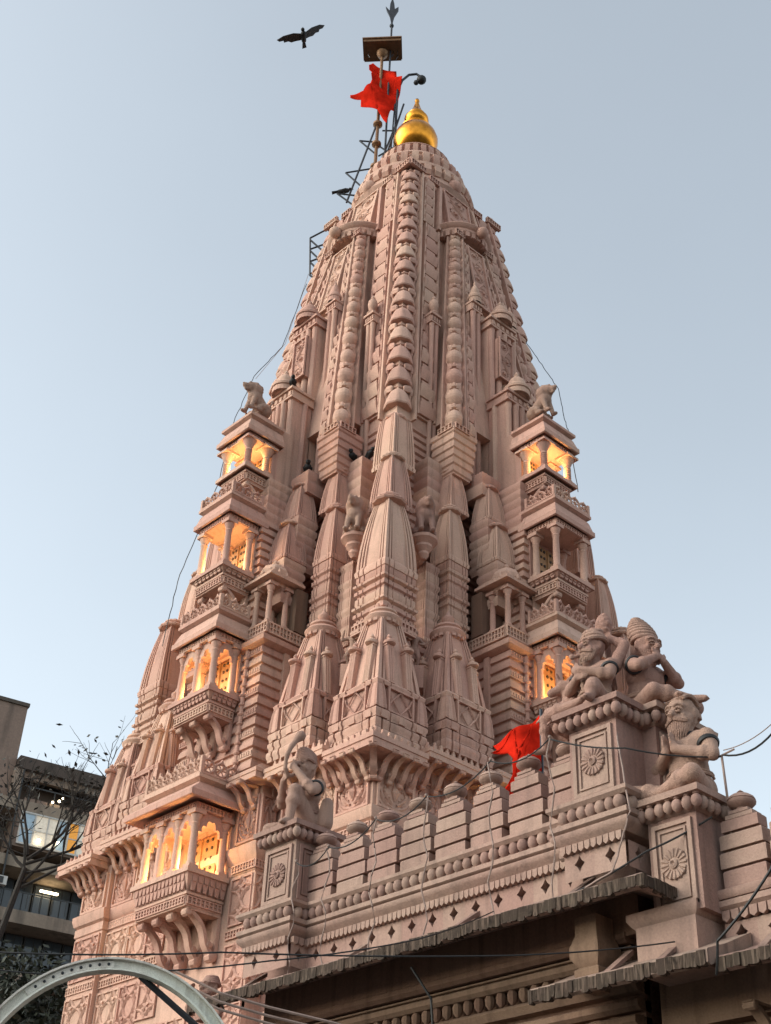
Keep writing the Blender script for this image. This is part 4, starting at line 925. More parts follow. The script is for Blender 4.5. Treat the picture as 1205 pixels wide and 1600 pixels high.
# weathered eaves (chhajja)
def chhajja(name,path,zin,zout,depth,t=0.15,mat='weathered_edge'):
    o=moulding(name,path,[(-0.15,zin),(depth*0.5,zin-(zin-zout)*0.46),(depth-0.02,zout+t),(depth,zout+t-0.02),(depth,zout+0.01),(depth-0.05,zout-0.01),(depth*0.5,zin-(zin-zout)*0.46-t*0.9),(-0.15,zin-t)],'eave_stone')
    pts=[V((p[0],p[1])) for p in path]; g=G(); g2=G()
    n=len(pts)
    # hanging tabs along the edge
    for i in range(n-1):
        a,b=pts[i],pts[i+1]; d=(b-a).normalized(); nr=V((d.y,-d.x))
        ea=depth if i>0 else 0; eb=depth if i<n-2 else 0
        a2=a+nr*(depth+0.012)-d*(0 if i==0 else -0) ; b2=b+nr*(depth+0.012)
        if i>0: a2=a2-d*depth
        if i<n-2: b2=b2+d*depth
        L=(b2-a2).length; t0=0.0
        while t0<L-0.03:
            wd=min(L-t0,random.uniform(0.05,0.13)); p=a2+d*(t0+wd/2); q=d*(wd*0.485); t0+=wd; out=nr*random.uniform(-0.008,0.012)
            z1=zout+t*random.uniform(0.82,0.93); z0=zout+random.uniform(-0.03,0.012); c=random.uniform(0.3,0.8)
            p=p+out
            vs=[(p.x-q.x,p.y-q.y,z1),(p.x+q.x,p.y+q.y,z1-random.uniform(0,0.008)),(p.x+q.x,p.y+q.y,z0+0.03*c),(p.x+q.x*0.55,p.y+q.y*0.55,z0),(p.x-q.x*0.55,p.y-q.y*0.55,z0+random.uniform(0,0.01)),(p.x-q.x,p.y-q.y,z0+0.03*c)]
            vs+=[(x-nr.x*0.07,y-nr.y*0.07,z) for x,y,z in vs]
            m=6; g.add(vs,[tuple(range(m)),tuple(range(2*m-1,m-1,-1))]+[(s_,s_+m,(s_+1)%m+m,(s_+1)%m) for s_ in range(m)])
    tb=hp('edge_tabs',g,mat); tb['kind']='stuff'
    return o
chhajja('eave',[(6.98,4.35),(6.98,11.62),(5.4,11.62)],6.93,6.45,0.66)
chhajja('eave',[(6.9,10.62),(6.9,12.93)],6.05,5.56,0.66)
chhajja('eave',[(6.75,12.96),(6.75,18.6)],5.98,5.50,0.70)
# ridges across the sloping tops
for y in (5.2,7.3,9.3,11.1):
    g=G(); g.prism([(6.98,6.93),(7.60,6.52),(7.60,6.55),(6.98,6.99)],-0.05,0.05,'y'); hp('eave_ridge',g,'eave_stone',(0,y,0))
for y in (11.5,12.2,13.4,14.6):
    g=G(); g.prism([(6.9,6.05),(7.5,5.63),(7.5,5.66),(6.9,6.11)],-0.05,0.05,'y'); hp('eave_ridge',g,'eave_stone',(0 if y<12.3 else -0.13,y,0))
# wall B (lower porch to the right)
WB=[(6.72,12.62),(6.72,18.6)]
moulding('coping',WB,[(-0.2,6.44),(0.07,6.44),(0.09,6.47),(0.09,6.53),(0.03,6.56),(-0.2,6.56)],'hall_stone')
moulding('string_course',WB,[(-0.2,6.32),(0.03,6.32),(0.08,6.36),(0.08,6.42),(0.04,6.44),(-0.2,6.44)],'hall_stone')
saw(WB,6.20,6.32,0.06,0.11)
pierced_row(6.73,12.62,16.5,5.90,0.30)
for i in range(5): merlon(6.66,12.94+0.64*i,6.56)
g=G(); g.box(6.42,6.54,12.6,16.4,6.4,7.0); hp('parapet_backing',g,'hall_stone')
# under the eaves: pier, corbel, capital, carved bands, arch
g=G(); g.box(6.3,7.10,11.75,12.52,5.75,6.24); g.loft(SQ,[(6.24,0.40,0.385),(6.27,0.42,0.42),(6.33,0.46,0.46),(6.40,0.46,0.46)],6.66,12.10); hp('corner_pier',g,'hall_stone')
g=G(); g.loft(SQ,[(5.70,0.10),(5.78,0.10),(5.80,0.16),(5.92,0.17),(5.95,0.13),(6.05,0.20),(6.16,0.20),(6.30,0.15),(6.50,0.15)],7.02,11.12); hp('bracket_capital',g,'shaded_stone')
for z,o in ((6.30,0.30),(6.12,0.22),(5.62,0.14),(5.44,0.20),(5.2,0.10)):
    moulding('string_course',[(6.55,5.05),(6.55,11.4)],[(-0.1,z-0.06),(o-0.05,z-0.06),(o,z-0.02),(o,z+0.04),(o-0.03,z+0.06),(-0.1,z+0.06)],'shaded_stone')
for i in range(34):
    hp('leaf_corbel',cached('leafc',lambda g:(g.lathe([(0.02,0),(0.06,0.05),(0.065,0.12),(0.04,0.18)],8),)),'shaded_stone',(6.66,5.25+0.18*i,5.90))
moulding('string_course',[(6.55,5.05),(6.55,11.4)],[(-0.1,6.19),(0.16,6.19),(0.2,6.2),(0.2,6.22),(-0.1,6.23)],'shaded_stone')
moulding('string_course',[(6.55,5.05),(6.55,11.4)],[(-0.1,5.74),(0.12,5.76),(0.18,5.84),(0.10,5.90),(-0.1,5.92)],'shaded_stone')
moulding('string_course',[(6.4,11.4),(6.4,18.6)],[(-0.1,5.0),(0.25,5.02),(0.34,5.1),(0.2,5.2),(-0.1,5.22)],'shaded_stone')
for yc in (7.0,9.4):
    for r,t in ((0.95,0.05),(0.80,0.04)):
        g=G(); g.tube([(6.58,yc+r*cos(pi*i/16),4.45+r*sin(pi*i/16)) for i in range(17)],t,6); hp('arch_moulding',g,'shaded_stone')
    g=G(); g.add([(6.312,yc+0.76*cos(pi*i/16),4.45+0.76*sin(pi*i/16)) for i in range(17)],[tuple(range(17))]); 
for i in range(22):
    g=cached('corbel',lambda g:g.loft(SQ,[(0,0.03),(0.05,0.05),(0.12,0.055),(0.16,0.06)]))
    hp('corbel',g,'shaded_stone',(6.62,5.4+0.27*i,5.36))
for i in range(7): hp('corbel',cached('corbelB',bracket(0.5,0.45,0.12)),'shaded_stone',(6.4,12.9+0.8*i,5.35))
# ---------------------------------------------------------------- carved figures: joined limbs, fused into one surface
def fuse(g,name,voxel,smooth=1):
    me=g.mesh('raw',0); o=bpy.data.objects.new('tmp',me); COL.objects.link(o)
    m=o.modifiers.new('r','REMESH'); m.mode='VOXEL'; m.voxel_size=voxel; m.use_smooth_shade=True
    k=o.modifiers.new('s','SMOOTH'); k.factor=0.45; k.iterations=smooth
    dg=bpy.context.evaluated_depsgraph_get(); dg.update()
    out=bpy.data.meshes.new_from_object(o.evaluated_get(dg)); out.name=name
    bpy.data.objects.remove(o); bpy.data.meshes.remove(me); return out
def both(fn):
    for s in (-1,1): fn(s)
def hand(g,w,d,up,s,curl=0.0):
    """palm from wrist w along d, four fingers and a thumb; up = palm side direction"""
    w=V(w); d=V(d).normalized(); n=V(up).normalized(); sd=d.cross(n).normalized()
    p=w+d*0.055; g.capsule(w,w+d*0.03,0.030,0.032); 
    for i,(k,L) in enumerate(((-1.5,0.072),(-0.5,0.088),(0.5,0.082),(1.5,0.062))):
        b=w+d*0.055+sd*k*0.019; g.capsule(w+d*0.02+sd*k*0.012,b,0.020,0.015,8)
        m=b+d*L*0.5+n*curl*0.02; t=m+(d*(1-curl)+n*curl).normalized()*L*0.5
        g.capsule(b,m,0.0135,0.012,7); g.capsule(m,t,0.012,0.010,7)
    b=w+d*0.02-sd*s*0.025; m=b-sd*s*0.03+d*0.02; g.capsule(b,m,0.016,0.014,7); g.capsule(m,m+d*0.03-sd*s*0.008,0.014,0.011,7)
DET=[G()]
def head(g,c=(0.02,0,0.77),yaw=0.0,pitch=0.0,beard=0,mous=False):
    old=g.m.copy(); g.m=g.m@MX.Translation(c)@MX.Rotation(yaw,4,'Z')@MX.Rotation(pitch,4,'Y')@MX.Scale(1.22,4)
    g.capsule((-0.01,0,-0.02),(0.0,0,0.045),0.088,0.094,14); g.capsule((0.03,0,-0.075),(0.025,0,-0.03),0.056,0.07,12)
    g.capsule((0.035,0,-0.085),(0.045,0,-0.09),0.045,0.04)
    g.capsule((0.090,0,0.02),(0.130,0,-0.024),0.014,0.026,8); both(lambda s:g.ball((0.103,s*0.016,-0.032),0.013,8))
    both(lambda s:g.capsule((0.098,s*0.012,0.040),(0.084,s*0.062,0.038),0.021,0.015,8))
    both(lambda s:g.capsule((0.092,s*0.026,0.004),(0.087,s*0.048,0.004),0.017,0.015,8)); both(lambda s:g.capsule((0.072,s*0.05,-0.03),(0.06,s*0.058,-0.045),0.025,0.02,8))
    g.capsule((0.088,-0.022,-0.063),(0.088,0.022,-0.063),0.010,0.010,7); g.capsule((0.086,-0.018,-0.076),(0.086,0.018,-0.076),0.011,0.011,7)
    both(lambda s:g.capsule((-0.005,s*0.090,0.015),(-0.002,s*0.094,-0.025),0.022,0.015,8))
    if mous: both(lambda s:g.capsule((0.106,s*0.010,-0.048),(0.080,s*0.078,-0.068),0.022,0.012,8))
    if beard:
        g.capsule((0.06,0,-0.085),(0.085,0,-0.085-0.11*beard),0.055,0.028,10); both(lambda s:g.capsule((0.03,s*0.065,-0.04),(0.06,s*0.04,-0.10),0.032,0.035,8))
        for i in range(9):
            a=-0.9+1.8*i/8; g.capsule((0.075,0.05*sin(a),-0.08),(0.098,0.035*sin(a*1.3),-0.085-0.11*beard*(1-0.3*abs(a))),0.014,0.009,6)
    D=DET[0]; D.m=g.m.copy()
    both(lambda s:D.tube([(0.112,s*0.010,0.034),(0.113,s*0.030,0.046),(0.104,s*0.052,0.044),(0.090,s*0.068,0.030)],0.010,6,0.005))
    both(lambda s:D.ball((0.097,s*0.037,0.005),0.0125,10,8)); both(lambda s:D.tube([(0.111,s*0.016,0.006),(0.117,s*0.032,0.018),(0.108,s*0.052,0.014),(0.096,s*0.062,0.004)],0.0075,5)); both(lambda s:D.tube([(0.110,s*0.018,0.000),(0.113,s*0.034,-0.010),(0.104,s*0.052,-0.006)],0.006,5))
    both(lambda s:D.capsule((0.122,s*0.020,-0.030),(0.112,s*0.026,-0.036),0.010,0.006,6))
    D.tube([(0.094,-0.030,-0.066),(0.104,-0.012,-0.060),(0.105,0,-0.063),(0.104,0.012,-0.060),(0.094,0.030,-0.066)],0.008,6); D.tube([(0.092,-0.026,-0.074),(0.102,0,-0.080),(0.092,0.026,-0.074)],0.009,6)
    if mous:
        for q in range(3): both(lambda s:D.tube([(0.122,s*0.006,-0.046-0.006*q),(0.116,s*0.035,-0.054-0.008*q),(0.098,s*0.066,-0.066-0.008*q),(0.080,s*0.086,-0.058-0.01*q)],0.010,6,0.004))
    if beard:
        for i in range(15):
            a=-1.25+2.5*i/14; r0=0.088; D.tube([(0.02+r0*cos(a)*0.95,r0*1.0*sin(a),-0.055),(0.045+0.07*cos(a),0.075*sin(a),-0.10-0.03*beard),(0.055+0.055*cos(a),0.055*sin(a)+0.008*sin(i*2.1),-0.11-0.085*beard*(1-0.35*abs(a)/1.25))],0.013,5,0.005)
    g.m=old
def torso(g,lean=0.0,neckx=0.0):
    g.capsule((0,-0.06,0.12),(0,0.06,0.12),0.155,0.155,12); g.capsule((0,-0.03,0.14),(0.01+lean*0.4,-0.03,0.34),0.15,0.135,14); g.capsule((0,0.03,0.14),(0.01+lean*0.4,0.03,0.34),0.15,0.135,14)
    g.capsule((0.01+lean*0.6,-0.06,0.45),(0.01+lean*0.6,0.06,0.45),0.14,0.14,14); g.capsule((lean,-0.13,0.525),(lean,0.13,0.525),0.092,0.092,12)
    both(lambda s:g.capsule((0.085+lean*0.6,s*0.07,0.455),(0.07+lean,s*0.10,0.50),0.062,0.05,10))
    both(lambda s:g.capsule((lean,s*0.05,0.575),(lean,s*0.165,0.545),0.05,0.055,10))
    g.capsule((lean,0,0.56),(lean+0.015+neckx,0,0.69),0.072,0.064,12)
    DET[0].m=MX(); DET[0].tube([(0.165*cos(a)+0.005,0.185*sin(a),0.255+0.01*cos(2*a)) for a in [-2.2+4.4*k/14 for k in range(15)]],0.014,6); DET[0].tube([(0.17*cos(a)+0.005,0.19*sin(a),0.225) for a in [-2.2+4.4*k/14 for k in range(15)]],0.012,6)
    g.capsule((0.10,-0.11,0.22),(0.09,0.10,0.20),0.05,0.05)   # belly cloth roll
def arm(g,s,el,wr,sh=None,lean=0.0,hd=None,up=(1,0,0),curl=0.2):
    sh=sh or (lean,s*0.20,0.535); g.ball(sh,0.078,12); g.capsule(sh,el,0.070,0.056,12); 
    mid=tuple(sh[i]*0.55+el[i]*0.45 for i in range(3)); g.ball(mid,0.070,10)
    g.capsule(el,wr,0.056,0.038,12); q=tuple(el[i]*0.75+wr[i]*0.25 for i in range(3)); g.ball(q,0.065,10)
    if hd: hand(g,wr,hd,up,s,curl)
def leg(g,s,kn,an,toe,hip=None):
    hip=hip or (0.03,s*0.10,0.10); g.capsule(hip,kn,0.112,0.078,14); g.capsule(kn,an,0.072,0.046,12)
    c=tuple(kn[i]*0.65+an[i]*0.35 for i in range(3)); g.ball(c,0.084,10)
    g.capsule(an,toe,0.048,0.034,10); d=(V(toe)-V(an)).normalized(); sd=d.cross(V((0,0,1)))
    if sd.length<0.1: sd=V((0,1,0))
    sd.normalize(); g.capsule(an,tuple(V(an)-d*0.03),0.036,0.034,8)
    for i in range(5): b=V(toe)+sd*(i-2)*0.013; g.capsule(tuple(b),tuple(b+d*0.032),0.011,0.009,6)
def folded(g):
    leg(g,1,(0.34,0.30,0.10),(0.30,-0.06,0.055),(0.34,-0.18,0.05)); leg(g,-1,(0.34,-0.30,0.10),(0.22,0.06,0.05),(0.22,0.18,0.045))
def band_ring(parent,c,axis,R,mat='black_paint',t=0.02,name='arm_band'):
    q=V(axis).to_track_quat('Z','Y').to_matrix().to_4x4(); g=G(); g.m=MX.Translation(c)@q
    pts=[(R*cos(2*pi*i/18),R*sin(2*pi*i/18),0) for i in range(18)]; n=6
    g.rings([[((R+t*cos(2*pi*j/n))*cos(a),(R+t*cos(2*pi*j/n))*sin(a),t*1.3*sin(2*pi*j/n)) for j in range(n)] for a in [2*pi*i/20 for i in range(21)]],cap=False)
    return ob(name,g,mat,parent)
def statue(name,g,loc,rz,S,label,group=None,bands=(),vox=0.012,mat='statue_stone'):
    e=empty(name,loc,rz,None,label,'statue',group); e.scale=(S,S,S)
    ob('figure',fuse(g,name,vox),mat,e)
    if DET[0].v: ob('carved_features',DET[0],mat,e,kind='stuff')
    DET[0]=G()
    for c,ax,R in bands: band_ring(e,c,ax,R)
    return e
S=1.45
ARMB=lambda s,el,sh=None:((tuple((sh or (0,s*0.185,0.535))[i]*0.62+el[i]*0.38 for i in range(3))),tuple(el[i]-(sh or (0,s*0.185,0.535))[i] for i in range(3)),0.072)
# --- old bearded sage with joined hands (lower pedestal)
g=G(); torso(g); folded(g); head(g,(0.03,0,0.775),0.15,0.05,1.15,True)
EL={s:(0.06,s*0.29,0.34) for s in (-1,1)}
for s in (-1,1): arm(g,s,EL[s],(0.21,s*0.045,0.42),hd=(0.15,-s*0.10,1.0),up=(0,-s,0),curl=0.0)
g.capsule((-0.02,0,0.83),(-0.05,0,0.80),0.098,0.10,12)
for i in range(9):
    a=-1.3+2.6*i/8; DET[0].m=MX(); DET[0].tube([(0.03+0.118*cos(t),0.112*sin(a)*(0.7+0.3*abs(sin(t))),0.80+0.118*sin(t)) for t in (0.75,0.95,1.2,1.6,2.1,2.6,3.1,3.6)],0.018,6)
ps=statue('seated_sage_statue',g,(6.62,12.30,7.60),-0.10,S,'bearded stone sage with joined hands on the lower right pedestal',None,[ARMB(-1,EL[-1]),ARMB(1,EL[1])])
band_ring(ps,(0.02,0,0.60),(0.35,0,1),0.085,'black_paint',0.017,'neck_cord')
# --- turbaned figure on the tall pedestal
g=G(); torso(g); head(g,(0.03,0,0.785),-0.1,0.0,0.75,True)
leg(g,-1,(0.24,-0.40,0.12),(0.32,0.0,0.07),(0.36,0.12,0.06)); leg(g,1,(0.32,0.24,0.19),(0.40,0.26,0.02),(0.47,0.27,0.0))
E1,E2=(0.10,-0.27,0.37),(0.10,0.27,0.37)
arm(g,-1,E1,(0.23,-0.04,0.40),hd=(0.3,1,-0.1),up=(-1,0,0),curl=0.5); arm(g,1,E2,(0.25,0.02,0.46),hd=(0.2,-1,0.3),up=(-1,0,0),curl=0.5)
arm(g,1,(-0.16,0.26,0.80),(-0.22,0.02,1.00),sh=(-0.06,0.20,0.55),hd=(0,-0.2,1),up=(1,0,0),curl=0.9)
g.capsule((-0.20,0.06,0.40),(-0.22,-0.04,1.15),0.036,0.034,8)
for i in range(26):
    a=i*2.4; z=1.10+0.0075*i; r=0.055*(1-abs(i-12)/22); g.ball((-0.22+r*cos(a),-0.04+r*sin(a),z-0.02),0.05,7,5)
for i in range(5):
    q=0.82+0.040*i; r=0.122-0.015*i
    r*=1.08; DET[0].m=MX(); DET[0].tube([(0.005-0.006*i+r*cos(2*pi*k/18),r*1.02*sin(2*pi*k/18),q+0.02+0.025*sin(2*pi*k/18+i)) for k in range(19)],0.028,8); g.ball((0,0,q),r*0.9,12)
g.capsule((-0.06,-0.06,0.9),(-0.10,-0.20,0.93),0.04,0.02,8)
g.capsule((0.125,0.0,0.715),(0.20,-0.10,0.66),0.018,0.022,8); g.ball((0.21,-0.115,0.67),0.032,8)
for i in range(12): DET[0].m=MX(); DET[0].ball((0.155+0.02*sin(i),-0.09+0.012*i if i<6 else -0.02,0.55-0.028*i),0.026,7,5)
statue('turbaned_sage_statue',g,(6.94,11.28,8.905),-0.05,1.24,'turbaned stone sage with crossed forearms on the tall corner pedestal',None,[ARMB(-1,E1),ARMB(1,E2)])
# --- ascetic with a tall coiled topknot, facing right
g=G(); torso(g,0.06); head(g,(0.09,0,0.765),-0.1,0.12,0.6,False)
leg(g,1,(0.40,0.24,0.11),(0.46,-0.10,0.055),(0.56,-0.16,0.05)); leg(g,-1,(0.38,-0.28,0.12),(0.55,0.02,0.06),(0.66,0.06,0.05))
E1,E2=(0.22,-0.27,0.44),(0.20,0.28,0.45)
arm(g,-1,E1,(0.24,-0.05,0.60),lean=0.06,hd=(-0.1,0.5,1),up=(-1,0,0),curl=0.6); arm(g,1,E2,(0.25,0.04,0.57),lean=0.06,hd=(-0.2,-0.5,1),up=(-1,0,0),curl=0.6)
for i in range(8):
    r=(0.112,0.118,0.116,0.108,0.096,0.080,0.060,0.034)[i]; z=0.85+0.036*i; DET[0].m=MX(); DET[0].tube([(0.07-0.012*i+r*cos(2*pi*k/18),r*sin(2*pi*k/18),z) for k in range(19)],0.024,8)
g.capsule((0.06,0,0.83),(-0.02,0,1.08),0.09,0.03,12); g.capsule((-0.03,0,0.86),(-0.07,0,0.60),0.06,0.05,10)
statue('topknot_sage_statue',g,(6.44,11.60,8.91),pi/2-0.1,1.34,'stone ascetic with tall coiled topknot, seated in profile facing right',None,[ARMB(-1,E1,(0.06,-0.185,0.535)),ARMB(1,E2,(0.06,0.185,0.535))])
# --- kneeling horned attendant
g=G(); torso(g,0.02)
leg(g,-1,(0.30,-0.10,0.30),(0.30,-0.12,-0.12),(0.42,-0.14,-0.15)); leg(g,1,(0.26,0.20,0.06),(-0.08,0.22,0.03),(-0.16,0.22,0.02))
E1,E2=(0.10,-0.26,0.34),(0.10,0.25,0.34)
arm(g,-1,E1,(0.30,-0.14,0.36),hd=(0.8,0,-0.6),up=(0,0,-1),curl=0.4); arm(g,1,E2,(0.28,0.14,0.20),hd=(0.8,0.1,-0.5),up=(0,0,-1),curl=0.4)
g.capsule((0.0,0,0.76),(0.06,-0.03,0.78),0.105,0.095,14); g.capsule((0.10,-0.05,0.74),(0.20,-0.10,0.70),0.072,0.058,12)
D=DET[0]; D.m=MX()
for s in (-1,1):
    g.tube([(0.02,s*0.07-0.02,0.84),(-0.01,s*0.16-0.02,0.90),(0.03,s*0.19-0.02,0.99),(0.09,s*0.15-0.02,1.05)],0.032,8,0.014); g.capsule((0.0,s*0.10-0.01,0.79),(-0.02,s*0.19-0.01,0.76),0.032,0.02,8)
    D.ball((0.12,s*0.055-0.05,0.775),0.018,8,6); D.ball((0.238,s*0.025-0.11,0.70),0.012,6,5)
for i in range(9): D.tube([(-0.04,-0.08+0.02*i,0.83),(-0.10,-0.09+0.022*i,0.70),(-0.11,-0.11+0.027*i,0.56)],0.014,5)
statue('horned_attendant_statue',g,(6.86,10.78,8.80),-0.45,0.98,'stone horned attendant kneeling left of the turbaned sage, foot over the cornice',None,[ARMB(-1,E1)])
# --- horn player on the left pillar
g=G(); torso(g,0.03); head(g,(0.05,0,0.775),0.25,-0.25,0,False)
leg(g,1,(0.30,0.18,0.40),(0.36,0.19,0.03),(0.45,0.20,0.0)); leg(g,-1,(0.26,-0.30,0.09),(-0.06,-0.28,0.05),(-0.16,-0.28,0.04))
E1,E2=(0.10,-0.34,0.44),(0.16,0.30,0.40)
arm(g,-1,E1,(0.24,-0.14,0.62),hd=(0.3,0.9,0.4),up=(-1,0,0),curl=0.6); arm(g,1,E2,(0.25,0.06,0.72),hd=(0.1,-0.8,0.6),up=(-1,0,0),curl=0.6)
g.tube([(0.16,-0.04,0.74),(0.20,-0.03,0.66),(0.27,-0.02,0.63),(0.33,0.0,0.70),(0.34,0.02,0.84),(0.30,0.04,0.96),(0.24,0.05,1.06)],0.020,9,0.034); g.capsule((0.24,0.05,1.06),(0.20,0.06,1.11),0.042,0.062,12)
for i in range(7): DET[0].m=MX(); DET[0].tube([(0.05+0.11*cos(a),0.12*sin(a)*(1-0.08*i),0.84+0.022*i+0.02*sin(2*a)) for a in [2*pi*k/16 for k in range(17)]],0.02,6)
for i in range(12): DET[0].m=MX(); DET[0].ball((0.165,-0.14+0.016*i,0.52-0.024*i),0.028,8,6)
g.capsule((-0.09,0.22,0.12),(-0.10,0.24,0.34),0.10,0.07,10)
statue('horn_player_statue',g,(6.84,5.66,8.905),-0.05,1.36,'stone horn player kneeling with one knee raised on the left pillar',None,[ARMB(-1,E1),ARMB(1,E2)])
# --- two more half seen below on the plinth at the left
g=G(); g.box(5.2,7.35,2.9,4.34,0,6.15); g.box(5.2,7.2,-0.5,2.9,0,5.35); g.box(5.1,7.44,2.88,4.33,6.15,6.27); g.box(5.1,7.3,-0.6,2.88,5.35,5.47); hp('side_plinth',g,'hall_stone')
def sitter(rz):
    g=G(); torso(g); folded(g); head(g,(0.03,0,0.775),0.2,0,0.3,True)
    a,b=(0.10,-0.30,0.50),(0.06,0.30,0.36); arm(g,-1,a,(0.22,-0.16,0.70),hd=(0,0.2,1),up=(0,1,0),curl=0.6); arm(g,1,b,(0.26,0.22,0.28),hd=(1,0,-0.2),up=(0,0,-1),curl=0.3)
    for i in range(4): r=0.115-0.012*i; DET[0].m=MX(); DET[0].tube([(r*cos(2*pi*k/12),r*sin(2*pi*k/12),0.83+0.028*i) for k in range(13)],0.024,6)
    return g,[ARMB(-1,a),ARMB(1,b)]
g,bd=sitter(0); statue('seated_figure_statue',g,(6.85,3.75,6.20),0.0,1.1,'half hidden stone figure with raised arm, below the lowest lit balcony',None,bd)
g,bd=sitter(0); statue('seated_figure_statue',g,(6.8,1.62,5.42),0.15,0.95,'half hidden stone figure at the bottom edge behind the steel arch',None,bd)
# --- lions
def lion(g,rear=False):
    g.capsule((-0.16,-0.07,0.16),(-0.16,0.07,0.16),0.17,0.17,12); g.capsule((-0.12,0,0.24),(0.10,0,0.46),0.17,0.165,14)
    g.ball((0.20,0,0.68),0.145,14); g.capsule((0.30,0,0.67),(0.38,0,0.66),0.080,0.07,10); g.capsule((0.29,0,0.60),(0.36,0,0.575),0.05,0.042,8)
    g.ball((0.43,0,0.69),0.035,8); both(lambda s:g.ball((0.31,s*0.07,0.745),0.03,8)); both(lambda s:g.ball((0.14,s*0.12,0.77),0.034,8))
    for i in range(16):
        a=2*pi*i/16; g.capsule((0.16,0.13*cos(a),0.66+0.14*sin(a)),(0.02,0.17*cos(a+0.2),0.60+0.18*sin(a+0.2)),0.05,0.035,7)
    both(lambda s:g.capsule((0.14,s*0.10,0.42),(0.24,s*0.11,0.06),0.065,0.05,10)); both(lambda s:g.capsule((0.24,s*0.11,0.05),(0.32,s*0.11,0.04),0.055,0.045,8))
    both(lambda s:g.capsule((-0.12,s*0.15,0.20),(0.04,s*0.17,0.12),0.10,0.07,10)); both(lambda s:g.capsule((0.02,s*0.17,0.05),(0.14,s*0.17,0.04),0.055,0.045,8))
    g.tube([(-0.30,0,0.12),(-0.38,0.04,0.28),(-0.34,0.02,0.46),(-0.40,0.0,0.58)],0.032,7,0.026); g.ball((-0.41,0,0.61),0.05,8)
g=G(); lion(g); LION=fuse(g,'lion',0.02,3)
LL=['stone lion on the roof of the topmost lit balcony, left side of the spire','stone lion on the roof of the topmost lit balcony, right side of the spire']
for face in (0,1):
    l,a=FP(face,4.72,0,21.32); ob('lion_statue',LION,'statue_stone',None,l,a,(1.05,1.05,1.05),LL[face],'statue','stone lions on the spire')
    l,a=FP(face,3.86,(2.86 if face==0 else -2.86),16.95)
    ob('lion_statue',LION,'statue_stone',None,l,pi/4+(-0.25 if face==0 else 0.25),(1.1,1.1,1.1),('stone lion on a round bracket left of the middle corner spire','stone lion on a round bracket right of the middle corner spire')[face],'statue','stone lions on the spire')
    g=G(); g.lathe([(0.06,-0.50),(0.12,-0.40),(0.11,-0.34),(0.19,-0.24),(0.18,-0.18),(0.26,-0.10),(0.29,-0.08),(0.29,-0.01),(0.26,0.02)],20,lobes=10,amp=0.02); ob('round_bracket',g,'sandstone_smooth',tower,l)
    q=V((2.9,2.3)) if face==0 else V((2.3,2.9)); g=G(); g.tube([(q.x,q.y,16.72),(l[0],l[1],16.80)],0.15,8); ob('bracket_arm',g,'sandstone_smooth',tower)
# --- small dancers beside the big corner spire
def dancer(g):
    g.capsule((0,0,0.50),(0.01,0.01,0.60),0.11,0.085,12); g.capsule((0.01,0.01,0.60),(0,0,0.76),0.085,0.11,12); g.capsule((0,-0.10,0.80),(0,0.10,0.80),0.06,0.06); g.capsule((0,0,0.80),(0.01,0.01,0.90),0.045,0.04)
    g.ball((0.015,0.01,0.96),0.085,12); g.capsule((0,0,1.03),(-0.02,0,1.10),0.06,0.03); g.ball((0.1,0.01,0.95),0.02,6)
    g.capsule((0,-0.06,0.48),(0.10,-0.12,0.26),0.085,0.06); g.capsule((0.10,-0.12,0.26),(0.02,-0.08,0.02),0.055,0.035); g.capsule((0,0.06,0.48),(0.06,0.10,0.26),0.085,0.06); g.capsule((0.06,0.10,0.26),(0.0,0.10,0.02),0.055,0.035)
    both(lambda s:g.capsule((0.0,s*0.09,0.03),(0.10,s*0.11,0.02),0.035,0.025)); g.capsule((0,-0.14,0.80),(0.06,-0.28,0.72),0.045,0.035); g.capsule((0.06,-0.28,0.72),(0.10,-0.22,0.95),0.035,0.028)
    g.capsule((0,0.14,0.80),(0.05,0.26,0.66),0.045,0.035); g.capsule((0.05,0.26,0.66),(0.14,0.12,0.60),0.035,0.028); g.ball((0.1,-0.21,0.98),0.03); g.ball((0.15,0.1,0.6),0.03)
    g.box(-0.10,0.14,-0.22,0.22,-0.05,0.0)
g=G(); dancer(g); DAN=fuse(g,'dancer',0.018,3)
for face in (0,1):
    l,a=FP(face,4.05,(3.22 if face==0 else -3.22),13.75)
    ob('dancer_statue',DAN,'statue_stone',None,l,pi/4+(-0.3 if face==0 else 0.3),(0.78,)*3,('small carved dancer tucked left of the front corner spire','small carved dancer tucked right of the front corner spire')[face],'statue','small dancers beside the corner spire')
    g=G(); g.box(-0.75,0.16,-0.2,0.2,-0.5,-0.03); ob('dancer_ledge',g,'sandstone',tower,l,pi/4)
